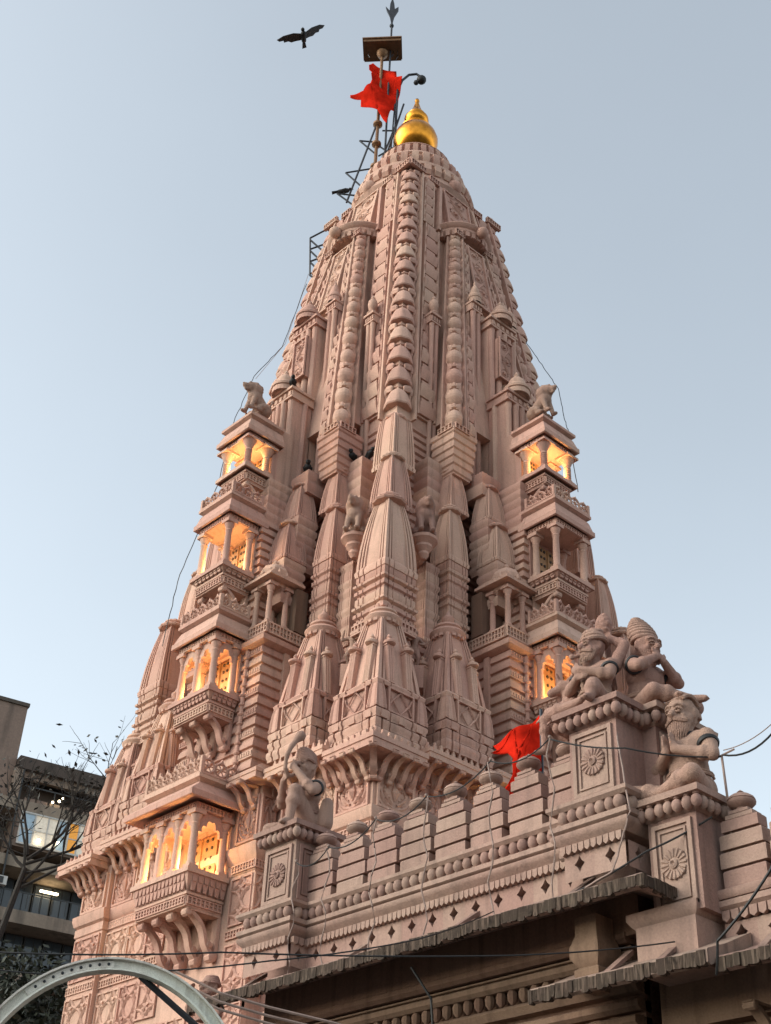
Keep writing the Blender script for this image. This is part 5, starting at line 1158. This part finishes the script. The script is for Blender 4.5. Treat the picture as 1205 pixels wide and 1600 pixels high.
# ---------------------------------------------------------------- things fixed to the top of the spire
pole=empty('flag_pole',(0.86,-0.86,33.2),label='brass flag pole with a flat crossboard beside the golden finial',cat='flag pole')
def atp(e,p): return (p[0]-e.location[0],p[1]-e.location[1],p[2]-e.location[2])
g=G(); g.lathe([(0.10,0),(0.10,0.6),(0.055,0.7),(0.05,6.0),(0.05,6.3)],12)
for z in (0.7,1.75,2.7): g.lathe([(0.08,z-0.1),(0.15,z-0.04),(0.15,z+0.04),(0.08,z+0.1)],12)
ob('pole',g,'brass',pole)
g=G(); g.lathe([(0.06,6.1),(0.17,6.2),(0.20,6.32),(0.12,6.42),(0.05,6.44)],14); g.lathe([(0.09,6.55),(0.12,6.65),(0.07,6.78),(0.01,6.95)],10); ob('knob',g,'brass',pole)
bz=math.atan2(1,-1)
g=G(); g.m=MX.Translation((0,0,6.48))@MX.Rotation(bz,4,'Z')@MX.Rotation(-0.06,4,'Y'); g.box(-0.62,0.62,-0.40,0.40,-0.05,0.07); g.box(-0.65,0.65,-0.44,0.44,0.07,0.12); ob('crossboard',g,'brass',pole)
g=G()
for (x,d) in ((-0.45,0.35),(0.35,0.3),(0.5,0.5)):
    c=cos(bz)*x; s_=sin(bz)*x; g.tube([(c,s_,6.44),(c*1.05,s_*1.05,6.44-d*0.6),(c*0.9,s_*0.9,6.44-d)],0.012,4)
ob('dangling_cord',g,'steel_dark',pole,kind='stuff')
# the dark arrow-headed rod
rod=empty('lightning_rod',(0.66,-0.66,33.6),label='thin dark rod with barbed spear head rising above the flag pole',cat='rod')
g=G(); g.tube([(0,0,0),(0.02,-0.02,7.6)],0.035,7); ob('shaft',g,'steel_dark',rod)
g=G(); q=V((-1,1,0)).normalized()
def bl(pts,t=0.035):
    nrm=V((1,1,0)).normalized()*t
    a=[V((0.02,-0.02,0))+q*u+V((0,0,z))+nrm for u,z in pts]; b=[p-2*nrm for p in a]; n=len(pts)
    g.add([tuple(p) for p in a+b],[tuple(range(n)),tuple(range(2*n-1,n-1,-1))]+[(i,n+i,n+(i+1)%n,(i+1)%n) for i in range(n)])
bl([(0.0,7.4),(0.07,7.9),(0.20,8.25),(0.20,8.42),(0.08,8.30),(0.05,8.6),(-0.02,8.95),(-0.09,8.6),(-0.10,8.22),(-0.24,8.45),(-0.20,8.25),(-0.08,7.9)])
g.ball((0.02,-0.02,7.4),0.08,8,6); ob('spear_head',g,'steel_dark',rod)
def cloth(name,outline,origin,udir,wave,label,holes=None,mat='flag_red',parent=None):
    """ragged flag: outline in (u,z), filled on a grid and rippled across its own plane; has thickness"""
    import bmesh
    bm=bmesh.new(); vs=[bm.verts.new((u,0,z)) for u,z in outline]; f=bm.faces.new(vs)
    bmesh.ops.triangulate(bm,faces=bm.faces[:])
    for _ in range(3): bmesh.ops.subdivide_edges(bm,edges=bm.edges[:],cuts=1,use_grid_fill=True)
    ud=V((udir[0],udir[1],0)).normalized(); nd=V((-ud.y,ud.x,0))
    for v in bm.verts:
        u,z=v.co.x,v.co.z; y=wave(u,z); p=ud*u+nd*y+V((0,0,z)); v.co=p
    me=bpy.data.meshes.new(name); bm.to_mesh(me); bm.free()
    me.polygons.foreach_set('use_smooth',[True]*len(me.polygons))
    o=ob(name,me,mat,parent,origin,label=label,cat='flag'); m=o.modifiers.new('t','SOLIDIFY'); m.thickness=0.008; return o
FL=[(-0.62,5.72),(-0.48,5.80),(-0.30,5.66),(-0.24,5.50),(0.10,5.36),(0.36,5.22),(0.30,4.96),(0.58,4.86),(0.46,4.10),(0.26,3.45),(0.12,2.98),(0.02,3.12),(-0.20,3.45),(-0.48,3.68),(-0.80,3.95),(-0.80,4.16),(-1.18,4.32),(-1.18,4.40),(-0.72,4.33),(-0.52,4.58),(-0.38,4.66),(-0.34,4.82),(-0.46,4.86),(-0.50,5.10),(-0.40,5.30),(-0.60,5.50)]
FL=[(u*0.95,5.18+(z-5.8)*1.16) for u,z in FL]
cloth('flag',FL,(0.90,-0.58,33.80),(-1,1),lambda u,z:0.17*sin(4.6*u+1.9*z)+0.07*sin(7*z+2*u)+0.10,'ragged red flag blown around the brass flag pole at the top')
# bent lamp arm
e=empty('gooseneck_lamp',(0.46,-0.46,34.0),label='black gooseneck lamp arching over the golden finial',cat='lamp')
path=[(0,0,0),(0,0,2.6),(-0.01,0.01,3.6),(-0.10,0.10,4.1),(-0.25,0.25,4.38),(-0.42,0.42,4.42),(-0.5,0.5,4.3)]
g=G(); g.tube(path,0.042,8); ob('arm',g,'steel_dark',e)
g=G(); g.ball((-0.54,0.54,4.12),0.16,12,8); g.ball((-0.42,0.42,3.98),0.09,8,6); ob('lamp_head',g,'black_paint',e)
# lattice masts / ladder frame
e=empty('service_ladder',(1.4,-1.4,32.0),label='dark steel ladder frame leaning against the left of the crown',cat='ladder')
A=lambda p:(p[0]-1.4,p[1]+1.4,p[2]-32.0)
def bar(nm,a,b,r=0.032): g=G(); g.tube([A(a),A(b)],r,6); ob(nm,g,'steel_dark',e)
bar('rail',(1.42,-1.42,32.3),(0.87,-0.87,36.0)); bar('rail',(0.74,-0.74,33.6),(0.30,-0.30,36.9)); bar('rail',(0.55,-0.55,33.8),(0.50,-0.50,36.9),0.025)
bar('rail',(0.85,-0.85,33.5),(0.42,-0.42,36.1),0.03)
for a,b in (((1.64,-1.64,32.70),(1.2,-1.2,32.6)),((1.64,-1.64,32.70),(1.25,-1.25,32.15)),((1.49,-1.49,33.63),(0.85,-0.85,33.85)),((1.49,-1.49,33.63),(1.12,-1.12,33.0)),((1.24,-1.24,35.12),(0.85,-0.85,35.05)),((1.24,-1.24,35.12),(0.90,-0.90,34.55)),((0.9,-0.9,35.0),(0.45,-0.45,34.4)),((0.8,-0.8,34.4),(0.4,-0.4,34.9)),((0.75,-0.75,35.6),(0.4,-0.4,35.6))): bar('rung',a,b,0.028)
e=empty('access_cage',(2.1,-2.1,29.3),label='small black steel access cage on the left edge of the upper spire',cat='cage')
A=lambda p:(p[0]-2.1,p[1]+2.1,p[2]-29.3)
for a,b in (((2.12,-2.12,30.77),(2.05,-2.05,29.24)),((1.71,-1.71,31.2),(1.75,-1.75,29.9)),((2.12,-2.12,30.77),(1.6,-1.6,31.35)),((2.05,-2.05,29.24),(1.8,-1.8,28.9)),((2.1,-2.1,30.3),(1.7,-1.7,30.6)),((2.07,-2.07,29.8),(1.75,-1.75,30.05)),((2.12,-2.12,30.7),(1.75,-1.75,30.1)),((2.1,-2.1,30.25),(1.78,-1.78,29.7)),((2.06,-2.06,29.75),(1.8,-1.8,29.3)),((2.05,-2.05,29.3),(1.72,-1.72,29.55))): bar('cage_bar',a,b,0.028)
# ---------------------------------------------------------------- birds
def crow(g,fly=False):
    g.capsule((-0.12,0,0),(0.10,0,0.03),0.062,0.07,10); g.ball((0.18,0,0.085),0.05,10,7); g.capsule((0.22,0,0.082),(0.28,0,0.07),0.018,0.006,6)
    g.add([(-0.14,-0.03,0.0),(-0.14,0.03,0.0),(-0.34,0.06,-0.05),(-0.34,-0.06,-0.05),(-0.14,-0.03,0.025),(-0.14,0.03,0.025),(-0.34,0.06,-0.04),(-0.34,-0.06,-0.04)],[(0,1,2,3),(7,6,5,4),(0,4,5,1),(1,5,6,2),(2,6,7,3),(3,7,4,0)])
    if fly:
        for s in (-1,1):
            P=[(0.10,s*0.05),(0.14,s*0.25),(0.08,s*0.50),(-0.04,s*0.66),(-0.10,s*0.60),(-0.08,s*0.5),(-0.15,s*0.48),(-0.12,s*0.38),(-0.17,s*0.30),(-0.14,s*0.2),(-0.12,s*0.05)]
            n=len(P); g.add([(x,y,0.03+abs(y)*0.25+0.008) for x,y in P]+[(x,y,0.03+abs(y)*0.25-0.008) for x,y in P],[tuple(range(n)),tuple(range(2*n-1,n-1,-1))]+[(i,n+i,n+(i+1)%n,(i+1)%n) for i in range(n)])
    else:
        for s in (-1,1): g.capsule((0.06,s*0.058,0.03),(-0.2,s*0.035,-0.01),0.035,0.015,7); g.capsule((0.0,s*0.03,-0.05),(0.02,s*0.03,-0.13),0.009,0.008,5)
CR=cached('crow',lambda g:crow(g)); CF=cached('crowfly',lambda g:crow(g,True))
ob('bird',CF,'feather',None,(6.73,3.03,30.73),(0.5,0.2,0.9),(1.0,)*3,'dark bird in flight, high in the sky left of the flag','bird','birds around the temple')
for loc,rz,sc,lb in (((1.50,-1.50,32.79),2.3,1.05,'black bird perched on the ladder frame left of the crown'),
  ((3.20,1.85,19.89),0.5,1.1,'black bird on the block left of the middle rib, the outer one of two'),((3.05,2.20,19.88),1.3,1.0,'black bird on the block left of the middle rib, the inner one of two'),
  ((3.75,0.90,19.75),0.9,1.2,'black bird roosting on the coursed block below the left pilasters'),((4.02,0.36,22.50),0.9,1.0,'black bird under the domed cap above the upper left balcony')):
    ob('bird',CR,'feather',None,loc,rz,(sc,)*3,lb,'bird','birds around the temple')
# ---------------------------------------------------------------- second flag on the hall
e=empty('parapet_flag_pole',(6.2,9.72,7.6),label='thin metal pole behind the parapet bulbs carrying the small red flag',cat='flag pole')
g=G(); g.tube([(0,0,0),(0,0.02,2.25)],0.022,7); ob('pole',g,'steel_dark',e)
F2=[(0.0,2.22),(-0.12,2.10),(-0.36,2.0),(-0.70,1.86),(-0.62,1.76),(-0.72,1.72),(-0.48,1.70),(-0.38,1.58),(-0.30,1.36),(-0.46,1.16),(-0.62,1.02),(-0.44,1.0),(-0.32,1.10),(-0.26,1.28),(-0.12,1.42),(0.0,1.40)]
f=cloth('flag',[(u*0.95,2.2+(z-2.22)*1.05) for u,z in F2],(6.2,9.73,7.6),(-0.55,0.83),lambda u,z:0.09*sin(9*u+4*z)+0.05*sin(11*z),'small red pennant flying above the parapet bulbs near the tall pedestal')
# ---------------------------------------------------------------- cables and festoon posts
def cable(label,pts,r,mat,name='cable',sag=0.0,sub=8,wob=0.0):
    P=[]; 
    for a,b in zip(pts,pts[1:]):
        a=V(a); b=V(b)
        for i in range(sub):
            t=i/sub; p=a.lerp(b,t); p.z-=sag*4*t*(1-t); 
            if wob: p+=V((random.uniform(-wob,wob),random.uniform(-wob,wob),0))
            P.append(p)
    P.append(V(pts[-1])); o=P[0].copy(); g=G(); g.tube([tuple(p-o) for p in P],r,5)
    return ob(name,g,mat,None,o,label=label,cat='cable')
cable('twisted lamp cable draped down the left edge of the spire',[(2.1,-2.1,28.9),(2.5,-2.4,26.4),(2.97,-2.9,25.35),(3.4,-2.7,23.9),(4.9,-0.75,21.2),(5.05,-0.70,19.5),(5.3,-0.80,18.3),(5.7,-0.75,16.6),(5.8,-0.8,15.0)],0.010,'cable_dark',wob=0.012)
cable('thin straight wire falling from the access cage on the left',[(2.08,-2.08,29.3),(2.4,-2.4,26.6),(2.9,-2.9,25.3)],0.006,'cable_grey')
cable('twisted lamp cable draped down the right edge of the spire',[(-2.25,2.25,26.9),(-2.6,2.6,25.9),(-2.9,2.9,25.04),(-2.6,3.3,23.6),(-0.75,4.9,21.2),(-0.72,5.1,19.4)],0.010,'cable_dark',wob=0.012)
py=[6.35,7.02,7.95,8.9,10.02,10.98]
LBL=['first','second','third','fourth','fifth','sixth']
for i,y in enumerate(py):
    e=empty('festoon_post',(7.50,y,6.62),label=LBL[i]+' thin wrapped festoon post from the left along the long parapet',cat='post',group='festoon posts along the parapet')
    h=[1.55,1.6,1.75,1.8,1.95,1.95][i]
    g=G(); g.tube([(0.04*sin(k*1.3+i)*(k%3)*0.4,0.05*sin(k*1.7+i*2),h*k/9) for k in range(10)],0.011,6); ob('post',g,'cable_grey',e)
    g=G(); g.ball((0,0,h+0.02),0.022,8,6); ob('bulb',g,'cable_grey',e)
for i in range(5):
    ha,hb=[1.55,1.6,1.75,1.8,1.95,1.95][i:i+2]
    cable('sagging festoon wire between the '+LBL[i]+' and '+LBL[i+1]+' post of the parapet',[(7.5,py[i],6.62+ha),(7.5,py[i+1],6.62+hb)],0.009,'cable_dark',sag=0.14)
e=empty('festoon_post',(6.70,12.80,7.05),label='thin wire post right of the bearded sage against the sky',cat='post')
g=G(); g.tube([(0,0,0),(0.01,0.01,0.5),(0.0,-0.01,1.02)],0.016,6); g.tube([(0,-0.12,1.0),(0,0.16,1.04)],0.012,5); ob('post',g,'cable_grey',e)
cable('dark wire running from the sixth post across the tall pedestal to the right post',[(7.5,10.98,8.56),(7.40,12.0,8.16),(6.70,12.80,8.05)],0.010,'cable_dark',sag=0.04)
cable('wire leaving the right post out of the picture',[(6.70,12.80,8.07),(6.70,13.48,8.14),(6.8,17.0,8.6)],0.012,'cable_dark',sag=0.1)
cable('thin upper wire leaving to the right above the thicker one',[(6.70,12.82,8.12),(6.70,13.48,8.24),(6.8,17.0,9.0)],0.006,'cable_grey',sag=0.05)
cable('black service cable dropping past the right end of the porch parapet',[(8.2,14.7,6.9),(8.0,14.0,6.1),(7.62,13.1,5.72),(7.5,12.97,5.45)],0.014,'cable_dark',sag=0.03)
cable('pale wrapped wire hanging across the rosette of the lower pedestal',[(7.2,11.7,8.9),(7.42,12.02,7.4),(7.5,11.8,6.75),(7.5,11.2,6.62)],0.011,'cable_grey',wob=0.008)
cable('slack dark wire across the lower pedestal panel',[(7.55,11.2,6.6),(7.3,12.1,6.95),(6.95,12.75,7.28)],0.012,'cable_dark',sag=0.02)
cable('long overhead cable along the bottom left, upper one',[(14.6,8.3,4.45),(13.52,10.13,4.80),(12.0,11.1,4.97),(9.3,12.0,5.4),(7.12,12.25,6.0)],0.008,'cable_dark',sag=0.02)
cable('long overhead cable along the bottom left, lower one',[(14.8,8.2,4.30),(13.48,10.11,4.67),(12.76,10.52,4.73),(11.67,11.33,4.93),(10.0,11.4,5.5),(7.66,10.2,6.62)],0.007,'cable_dark',sag=0.02)
for i,(dz,lb) in enumerate(((0,'topmost of the bundled grey cables leaving the right foot of the arch'),(-0.07,'middle one of the bundled grey cables leaving the right foot of the arch'),(-0.13,'lowest of the bundled grey cables leaving the right foot of the arch'))):
    cable(lb,[(12.2,10.7,4.85+dz),(11.92,11.04,4.66+dz),(11.58,11.27,4.58+dz),(11.1,11.6,4.49+dz),(10.0,12.3,4.15+dz)],0.012,'cable_grey')
cable('dark looping cable hanging under the long eave',[(7.4,8.6,6.35),(7.2,8.75,6.0),(7.1,8.7,5.6),(7.1,8.85,5.2),(7.0,9.1,4.6),(6.75,9.3,3.6)],0.016,'cable_dark',sag=0.0)
# ---------------------------------------------------------------- steel arch in the foreground
arch=empty('steel_arch',(14.15,13.05,0),label='curved white steel arch with rivets at the bottom left, nearest the camera',cat='arch')
ax=V((-0.84,0.54,0)); an=V((0.54,0.84,0)); c0=V((0.0,0.0,3.02)); RX,RZ=0.84,0.96
def apt(t,r,off): 
    return tuple(ax*((RX+r)*cos(t))+an*off+c0+V((0,0,(RZ+r)*sin(t))))
def arc_strip(nm,r0,r1,o0,o1,mat,t0=-0.35,t1=pi+0.35,n=48):
    g=G(); g.rings([[apt(t0+(t1-t0)*i/n,r,o) for r,o in ((r0,o0),(r1,o0),(r1,o1),(r0,o1))] for i in range(n+1)]); ob(nm,g,mat,arch)
arc_strip('web',0.0,0.055,-0.015,0.015,'arch_paint'); arc_strip('outer_flange',0.055,0.067,-0.05,0.05,'arch_paint'); arc_strip('inner_flange',-0.012,0.0,-0.05,0.05,'arch_paint')
arc_strip('splice_plate',0.008,0.048,0.015,0.026,'arch_paint',1.62,2.25,10)
for i in range(9):
    t=1.66+0.065*i; g=G(); p=apt(t,0.028,0.026); g.ball(p,0.010,8,6); ob('rivet',g,'steel_dark',arch)
for s in (0,1):
    t=(-0.35,pi+0.35)[s]; p=V(apt(t,0.03,0)); g=G(); g.box(p.x-0.05,p.x+0.05,p.y-0.05,p.y+0.05,0,p.z+0.1); ob('leg',g,'arch_paint',arch)
g=G(); a=V(apt(0.62,0.02,-0.05)); b=V(apt(pi-0.02,0.0,-0.05)); g.tube([tuple(a),tuple(b)],0.03,4); g.tube([tuple(a+V((0,0,-0.07))),tuple(b+V((0,0,-0.07)))],0.02,4); ob('cross_bar',g,'rusty_bar',arch)
g=G(); g.tube([apt(0.62,0.0,-0.05),tuple(V(apt(1.42,0.0,-0.05)))],0.02,4); ob('brace',g,'steel_dark',arch)
# ---------------------------------------------------------------- apartment block at the left
KB=1.364
BP=V((-5.167,-25.093,0)); CAMP=V((18.704,20.463,0)); BP=CAMP+(BP-CAMP)*KB
bld=empty('apartment_block',BP,RAD(168),label='dingy brown apartment block with lit ribbon window behind the spire at the left',cat='building')
zb=lambda z:(z-1.6)*KB+1.6
def bb(name,s0,s1,y0,y1,z0,z1,mat,parent=None): g=G(); g.box(s0*KB,s1*KB,y0,y1,zb(z0),zb(z1)); return ob(name,g,mat,parent or bld)
# local x = along facade (to the right), local y negative = towards the camera
bb('wall',-9,9,1.2,9,0.5,22.6,'concrete'); bb('stair_tower',-6,-1.75,0.2,6,21.6,25.45,'plaster'); bb('roof_slab',-1.72,6,-0.3,8,22.75,23.25,'concrete'); bb('tower_cap',-6.1,-1.70,0.1,6.1,25.45,25.6,'concrete')
bb('roof_parapet',-1.72,6,0.0,0.3,22.45,22.75,'plaster')
bb('pillar',-1.8,-1.47,-0.2,0.3,21.3,22.75,'plaster')
for z0,z1 in ((20.92,21.32),(18.74,19.15),(16.72,17.2),(14.7,15.1),(12.6,13.0)): bb('floor_slab',-8,8,-0.9,1.3,z0,z1,'plaster')
for s in (-1.2,-0.2,0.8,1.8,2.8): bb('railing_post',s,s+0.04,-0.75,-0.70,21.32,21.95,'frame_dark')
bb('railing',-1.4,6,-0.75,-0.71,21.92,21.97,'frame_dark')
for i in range(9): bb('planter',-1.3+0.5*i,-0.9+0.5*i,-0.7,-0.4,21.32,21.5,'plaster')
bay=bb('bay_box',-1.5,1.9,-0.95,1.0,19.5,20.9,'plaster')
cs=['curtain_blue','curtain_pale','curtain_pale','curtain_blue','curtain_orange','curtain_pale']
edges=[-1.34,-0.80,-0.28,0.12,0.55,0.95,1.45]
for i in range(6):
    p=bb('window_pane',edges[i]+0.03,edges[i+1]-0.03,-1.02,-0.97,19.66,20.8,cs[i],bay)
    bb('mullion',edges[i]-0.03,edges[i]+0.03,-1.08,-0.96,19.6,20.86,'window_frame',bay)
bb('mullion',1.42,1.48,-1.08,-0.96,19.6,20.86,'window_frame',bay); bb('window_rail',-1.37,1.48,-1.10,-0.955,20.80,20.86,'window_frame',bay); bb('window_rail',-1.37,1.48,-1.10,-0.955,19.58,19.65,'window_frame',bay); bb('window_rail',-1.37,1.48,-1.06,-0.96,20.18,20.22,'window_frame',bay)
for s,z,r in ((-0.57,19.80,0.10),(0.18,19.88,0.08)):
    g=G(); g.ball((s*KB,-1.25,zb(z)),r,10,8); ob('window_lamp',g,'room_lamp',bay)
for k,(z0,z1) in enumerate(((17.3,18.7),(15.2,16.7))):
    for i in range(7):
        s0=-2.2+0.75*i
        wdw=bb('window',s0,s0+0.70,0.9,1.25,z0+0.1,z1,'frame_dark'); bb('pane',s0+0.05,s0+0.33,0.85,0.9,z0+0.15,z1-0.06,'glass',wdw); bb('pane',s0+0.37,s0+0.65,0.85,0.9,z0+0.15,z1-0.06,'glass',wdw)
    bb('railing',-3,5,-0.85,-0.81,z0+0.55,z0+0.6,'frame_dark')
    for i in range(14): bb('railing_post',-2.5+0.5*i,-2.47+0.5*i,-0.85,-0.81,z0,z0+0.55,'frame_dark')
for s,z in ((-1.9,17.9),(2.4,19.9),(1.6,15.9)):
    ac=bb('air_conditioner',s,s+0.45,-1.3,-0.9,z,z+0.32,'window_frame'); bb('fan_grille',s+0.05,s+0.3,-1.33,-1.3,z+0.04,z+0.28,'frame_dark',ac)
bb('drain_pipe',-1.62,-1.56,-1.0,-0.92,12,22.5,'frame_dark')
bb('tube_light',0.2,0.9,0.4,0.5,18.35,18.42,'room_lamp')
for s,z,r in ((0.0,21.6,0.07),(-0.25,21.5,0.06),(0.12,21.75,0.05)):
    g=G(); g.ball((s*KB,-0.9,zb(z)),r,8,6); ob('terrace_lamp',g,'room_lamp',bld)
# ---------------------------------------------------------------- trees
def branch(g,p,d,L,r,depth,leaves,rng,bend=0.35,spread=0.55):
    pts=[p]; n=5; q=p.copy(); dd=d.copy()
    for i in range(n):
        dd=(dd+V((rng.uniform(-1,1),rng.uniform(-1,1),rng.uniform(-0.6,0.9)))*bend*0.35).normalized(); q=q+dd*L/n; pts.append(q.copy())
    g.tube([tuple(x) for x in pts],r,5 if depth>1 else 4,r*0.55)
    if depth==0:
        for x in pts[2:]:
            if rng.random()<0.75: leaves.append((x,dd))
        return
    for i in range(rng.choice((3,3,4))):
        t=pts[rng.choice((2,3,4,5))]; nd=(dd+V((rng.uniform(-1,1),rng.uniform(-1,1),rng.uniform(-0.7,0.8)))*spread*1.35).normalized(); branch(g,t,nd,L*rng.uniform(0.55,0.8),r*0.55,depth-1,leaves,rng,bend,spread)
rng=random.Random(11)
tree=empty('bare_tree',(3.2,-9.8,0),label='nearly bare dark tree spreading twigs in front of the apartment block',cat='tree')
g=G(); lv=[]; 
trunk=[V((0.6,-1.2,0)),V((0.7,-1.0,5)),V((0.5,-0.7,10)),V((0.2,-0.4,11.6)),V((0.0,-0.2,13.2))]; g.tube([tuple(x) for x in trunk],0.16,8,0.07); ob('trunk',g,'bark',tree)
g=G()
vr=V((-0.72,0.68,0.03))
for k,(d,L) in enumerate(((V((-0.66,0.6,0.42)),2.2),(V((-0.5,0.45,0.7)),1.7),(V((0.1,0.0,1.0)),1.5),(V((-0.7,0.62,0.16)),2.3),(V((0.5,-0.5,0.6)),1.6),(V((-0.7,0.5,0.3)),1.9),(V((-0.6,0.6,0.55)),1.8),(V((0.3,-0.2,0.9)),1.4))):
    branch(g,V((0.0,-0.2,12.7+0.12*k)),d.normalized(),L,0.046,3,lv,rng,0.45,0.7)
ob('crown_branches',g,'bark',tree)
def leaf_mesh(pts,sz,rng,per=1):
    g=G()
    for p,d in pts:
        for _ in range(per):
            a=V((rng.gauss(0,1),rng.gauss(0,1),rng.gauss(-0.3,0.7))).normalized(); b=a.cross(V((rng.gauss(0,1),rng.gauss(0,1),rng.gauss(0,1)))).normalized(); s_=sz*rng.uniform(0.6,1.4); o=p+V((rng.gauss(0,1),rng.gauss(0,1),rng.gauss(0,1)))*sz*0.8
            g.add([tuple(o),tuple(o+a*s_*0.5+b*s_*0.22),tuple(o+a*s_),tuple(o+a*s_*0.5-b*s_*0.22)],[(0,1,2,3)])
    return g
lo=ob('leaves',leaf_mesh([l for l in lv if rng.random()<0.5],0.15,rng),'leaf_dry',tree); lo['kind']='stuff'
def leafy(name,loc,h,rx,rz,n,sz,label,seed,mat='leaf_dark'):
    rg=random.Random(seed); e=empty(name,loc,0,None,label,'tree','dark leafy trees below the apartment block')
    g=G(); g.tube([(0,0,0),(0.1,0.1,h*0.4),(0.0,0.2,h*0.8)],0.2,7,0.08); ob('trunk',g,'bark',e)
    lv=[]; g=G()
    for k in range(9):
        a=rg.uniform(0,6.28); d=V((cos(a),sin(a),rg.uniform(0.2,1.0))).normalized(); branch(g,V((0,0.1,h*rg.uniform(0.45,0.8))),d,rx*0.8,0.05,1,[],rg)
    ob('branches',g,'bark',e)
    cl=[(V((rg.gauss(0,0.45)*rx,rg.gauss(0,0.45)*rx,h*0.80+rg.gauss(0,0.40)*rz)),rg.uniform(0.25,0.6)) for _ in range(46)]
    pts=[]
    for _ in range(n):
        c,r=rg.choice(cl); pts.append((c+V((rg.gauss(0,1),rg.gauss(0,1),rg.gauss(0,0.8)))*r*0.6,None))
    o=ob('crown_leaves',leaf_mesh(pts,sz,rg),mat,e); o['kind']='stuff'
leafy('leafy_tree',(3.5,-8.3,0),11.6,1.7,1.9,4200,0.20,'dark leafy tree at far left, just left of the spire base',3)
leafy('leafy_tree',(5.0,-6.6,0),9.6,2.2,1.7,5200,0.20,'lower dark leafy tree behind the steel arch',5)
leafy('leafy_tree',(6.6,-7.6,0),9.8,2.2,1.9,4600,0.20,'dark leafy tree at the left picture edge behind the arch',8)

e=empty('globe_lamp',(8.2,-1.0,0),label='warm glowing globe lamp low at the left seen through the leaves',cat='street lamp')
g=G(); g.tube([(0,0,0),(0,0,6.3)],0.05,8,0.04); ob('post',g,'steel_dark',e)
for dx,dy,dz in ((0,0,6.5),(0.22,-0.2,6.2),(-0.22,0.2,6.25)): 
    g=G(); g.ball((dx,dy,dz),0.10,10,8); ob('globe',g,'room_lamp',e)
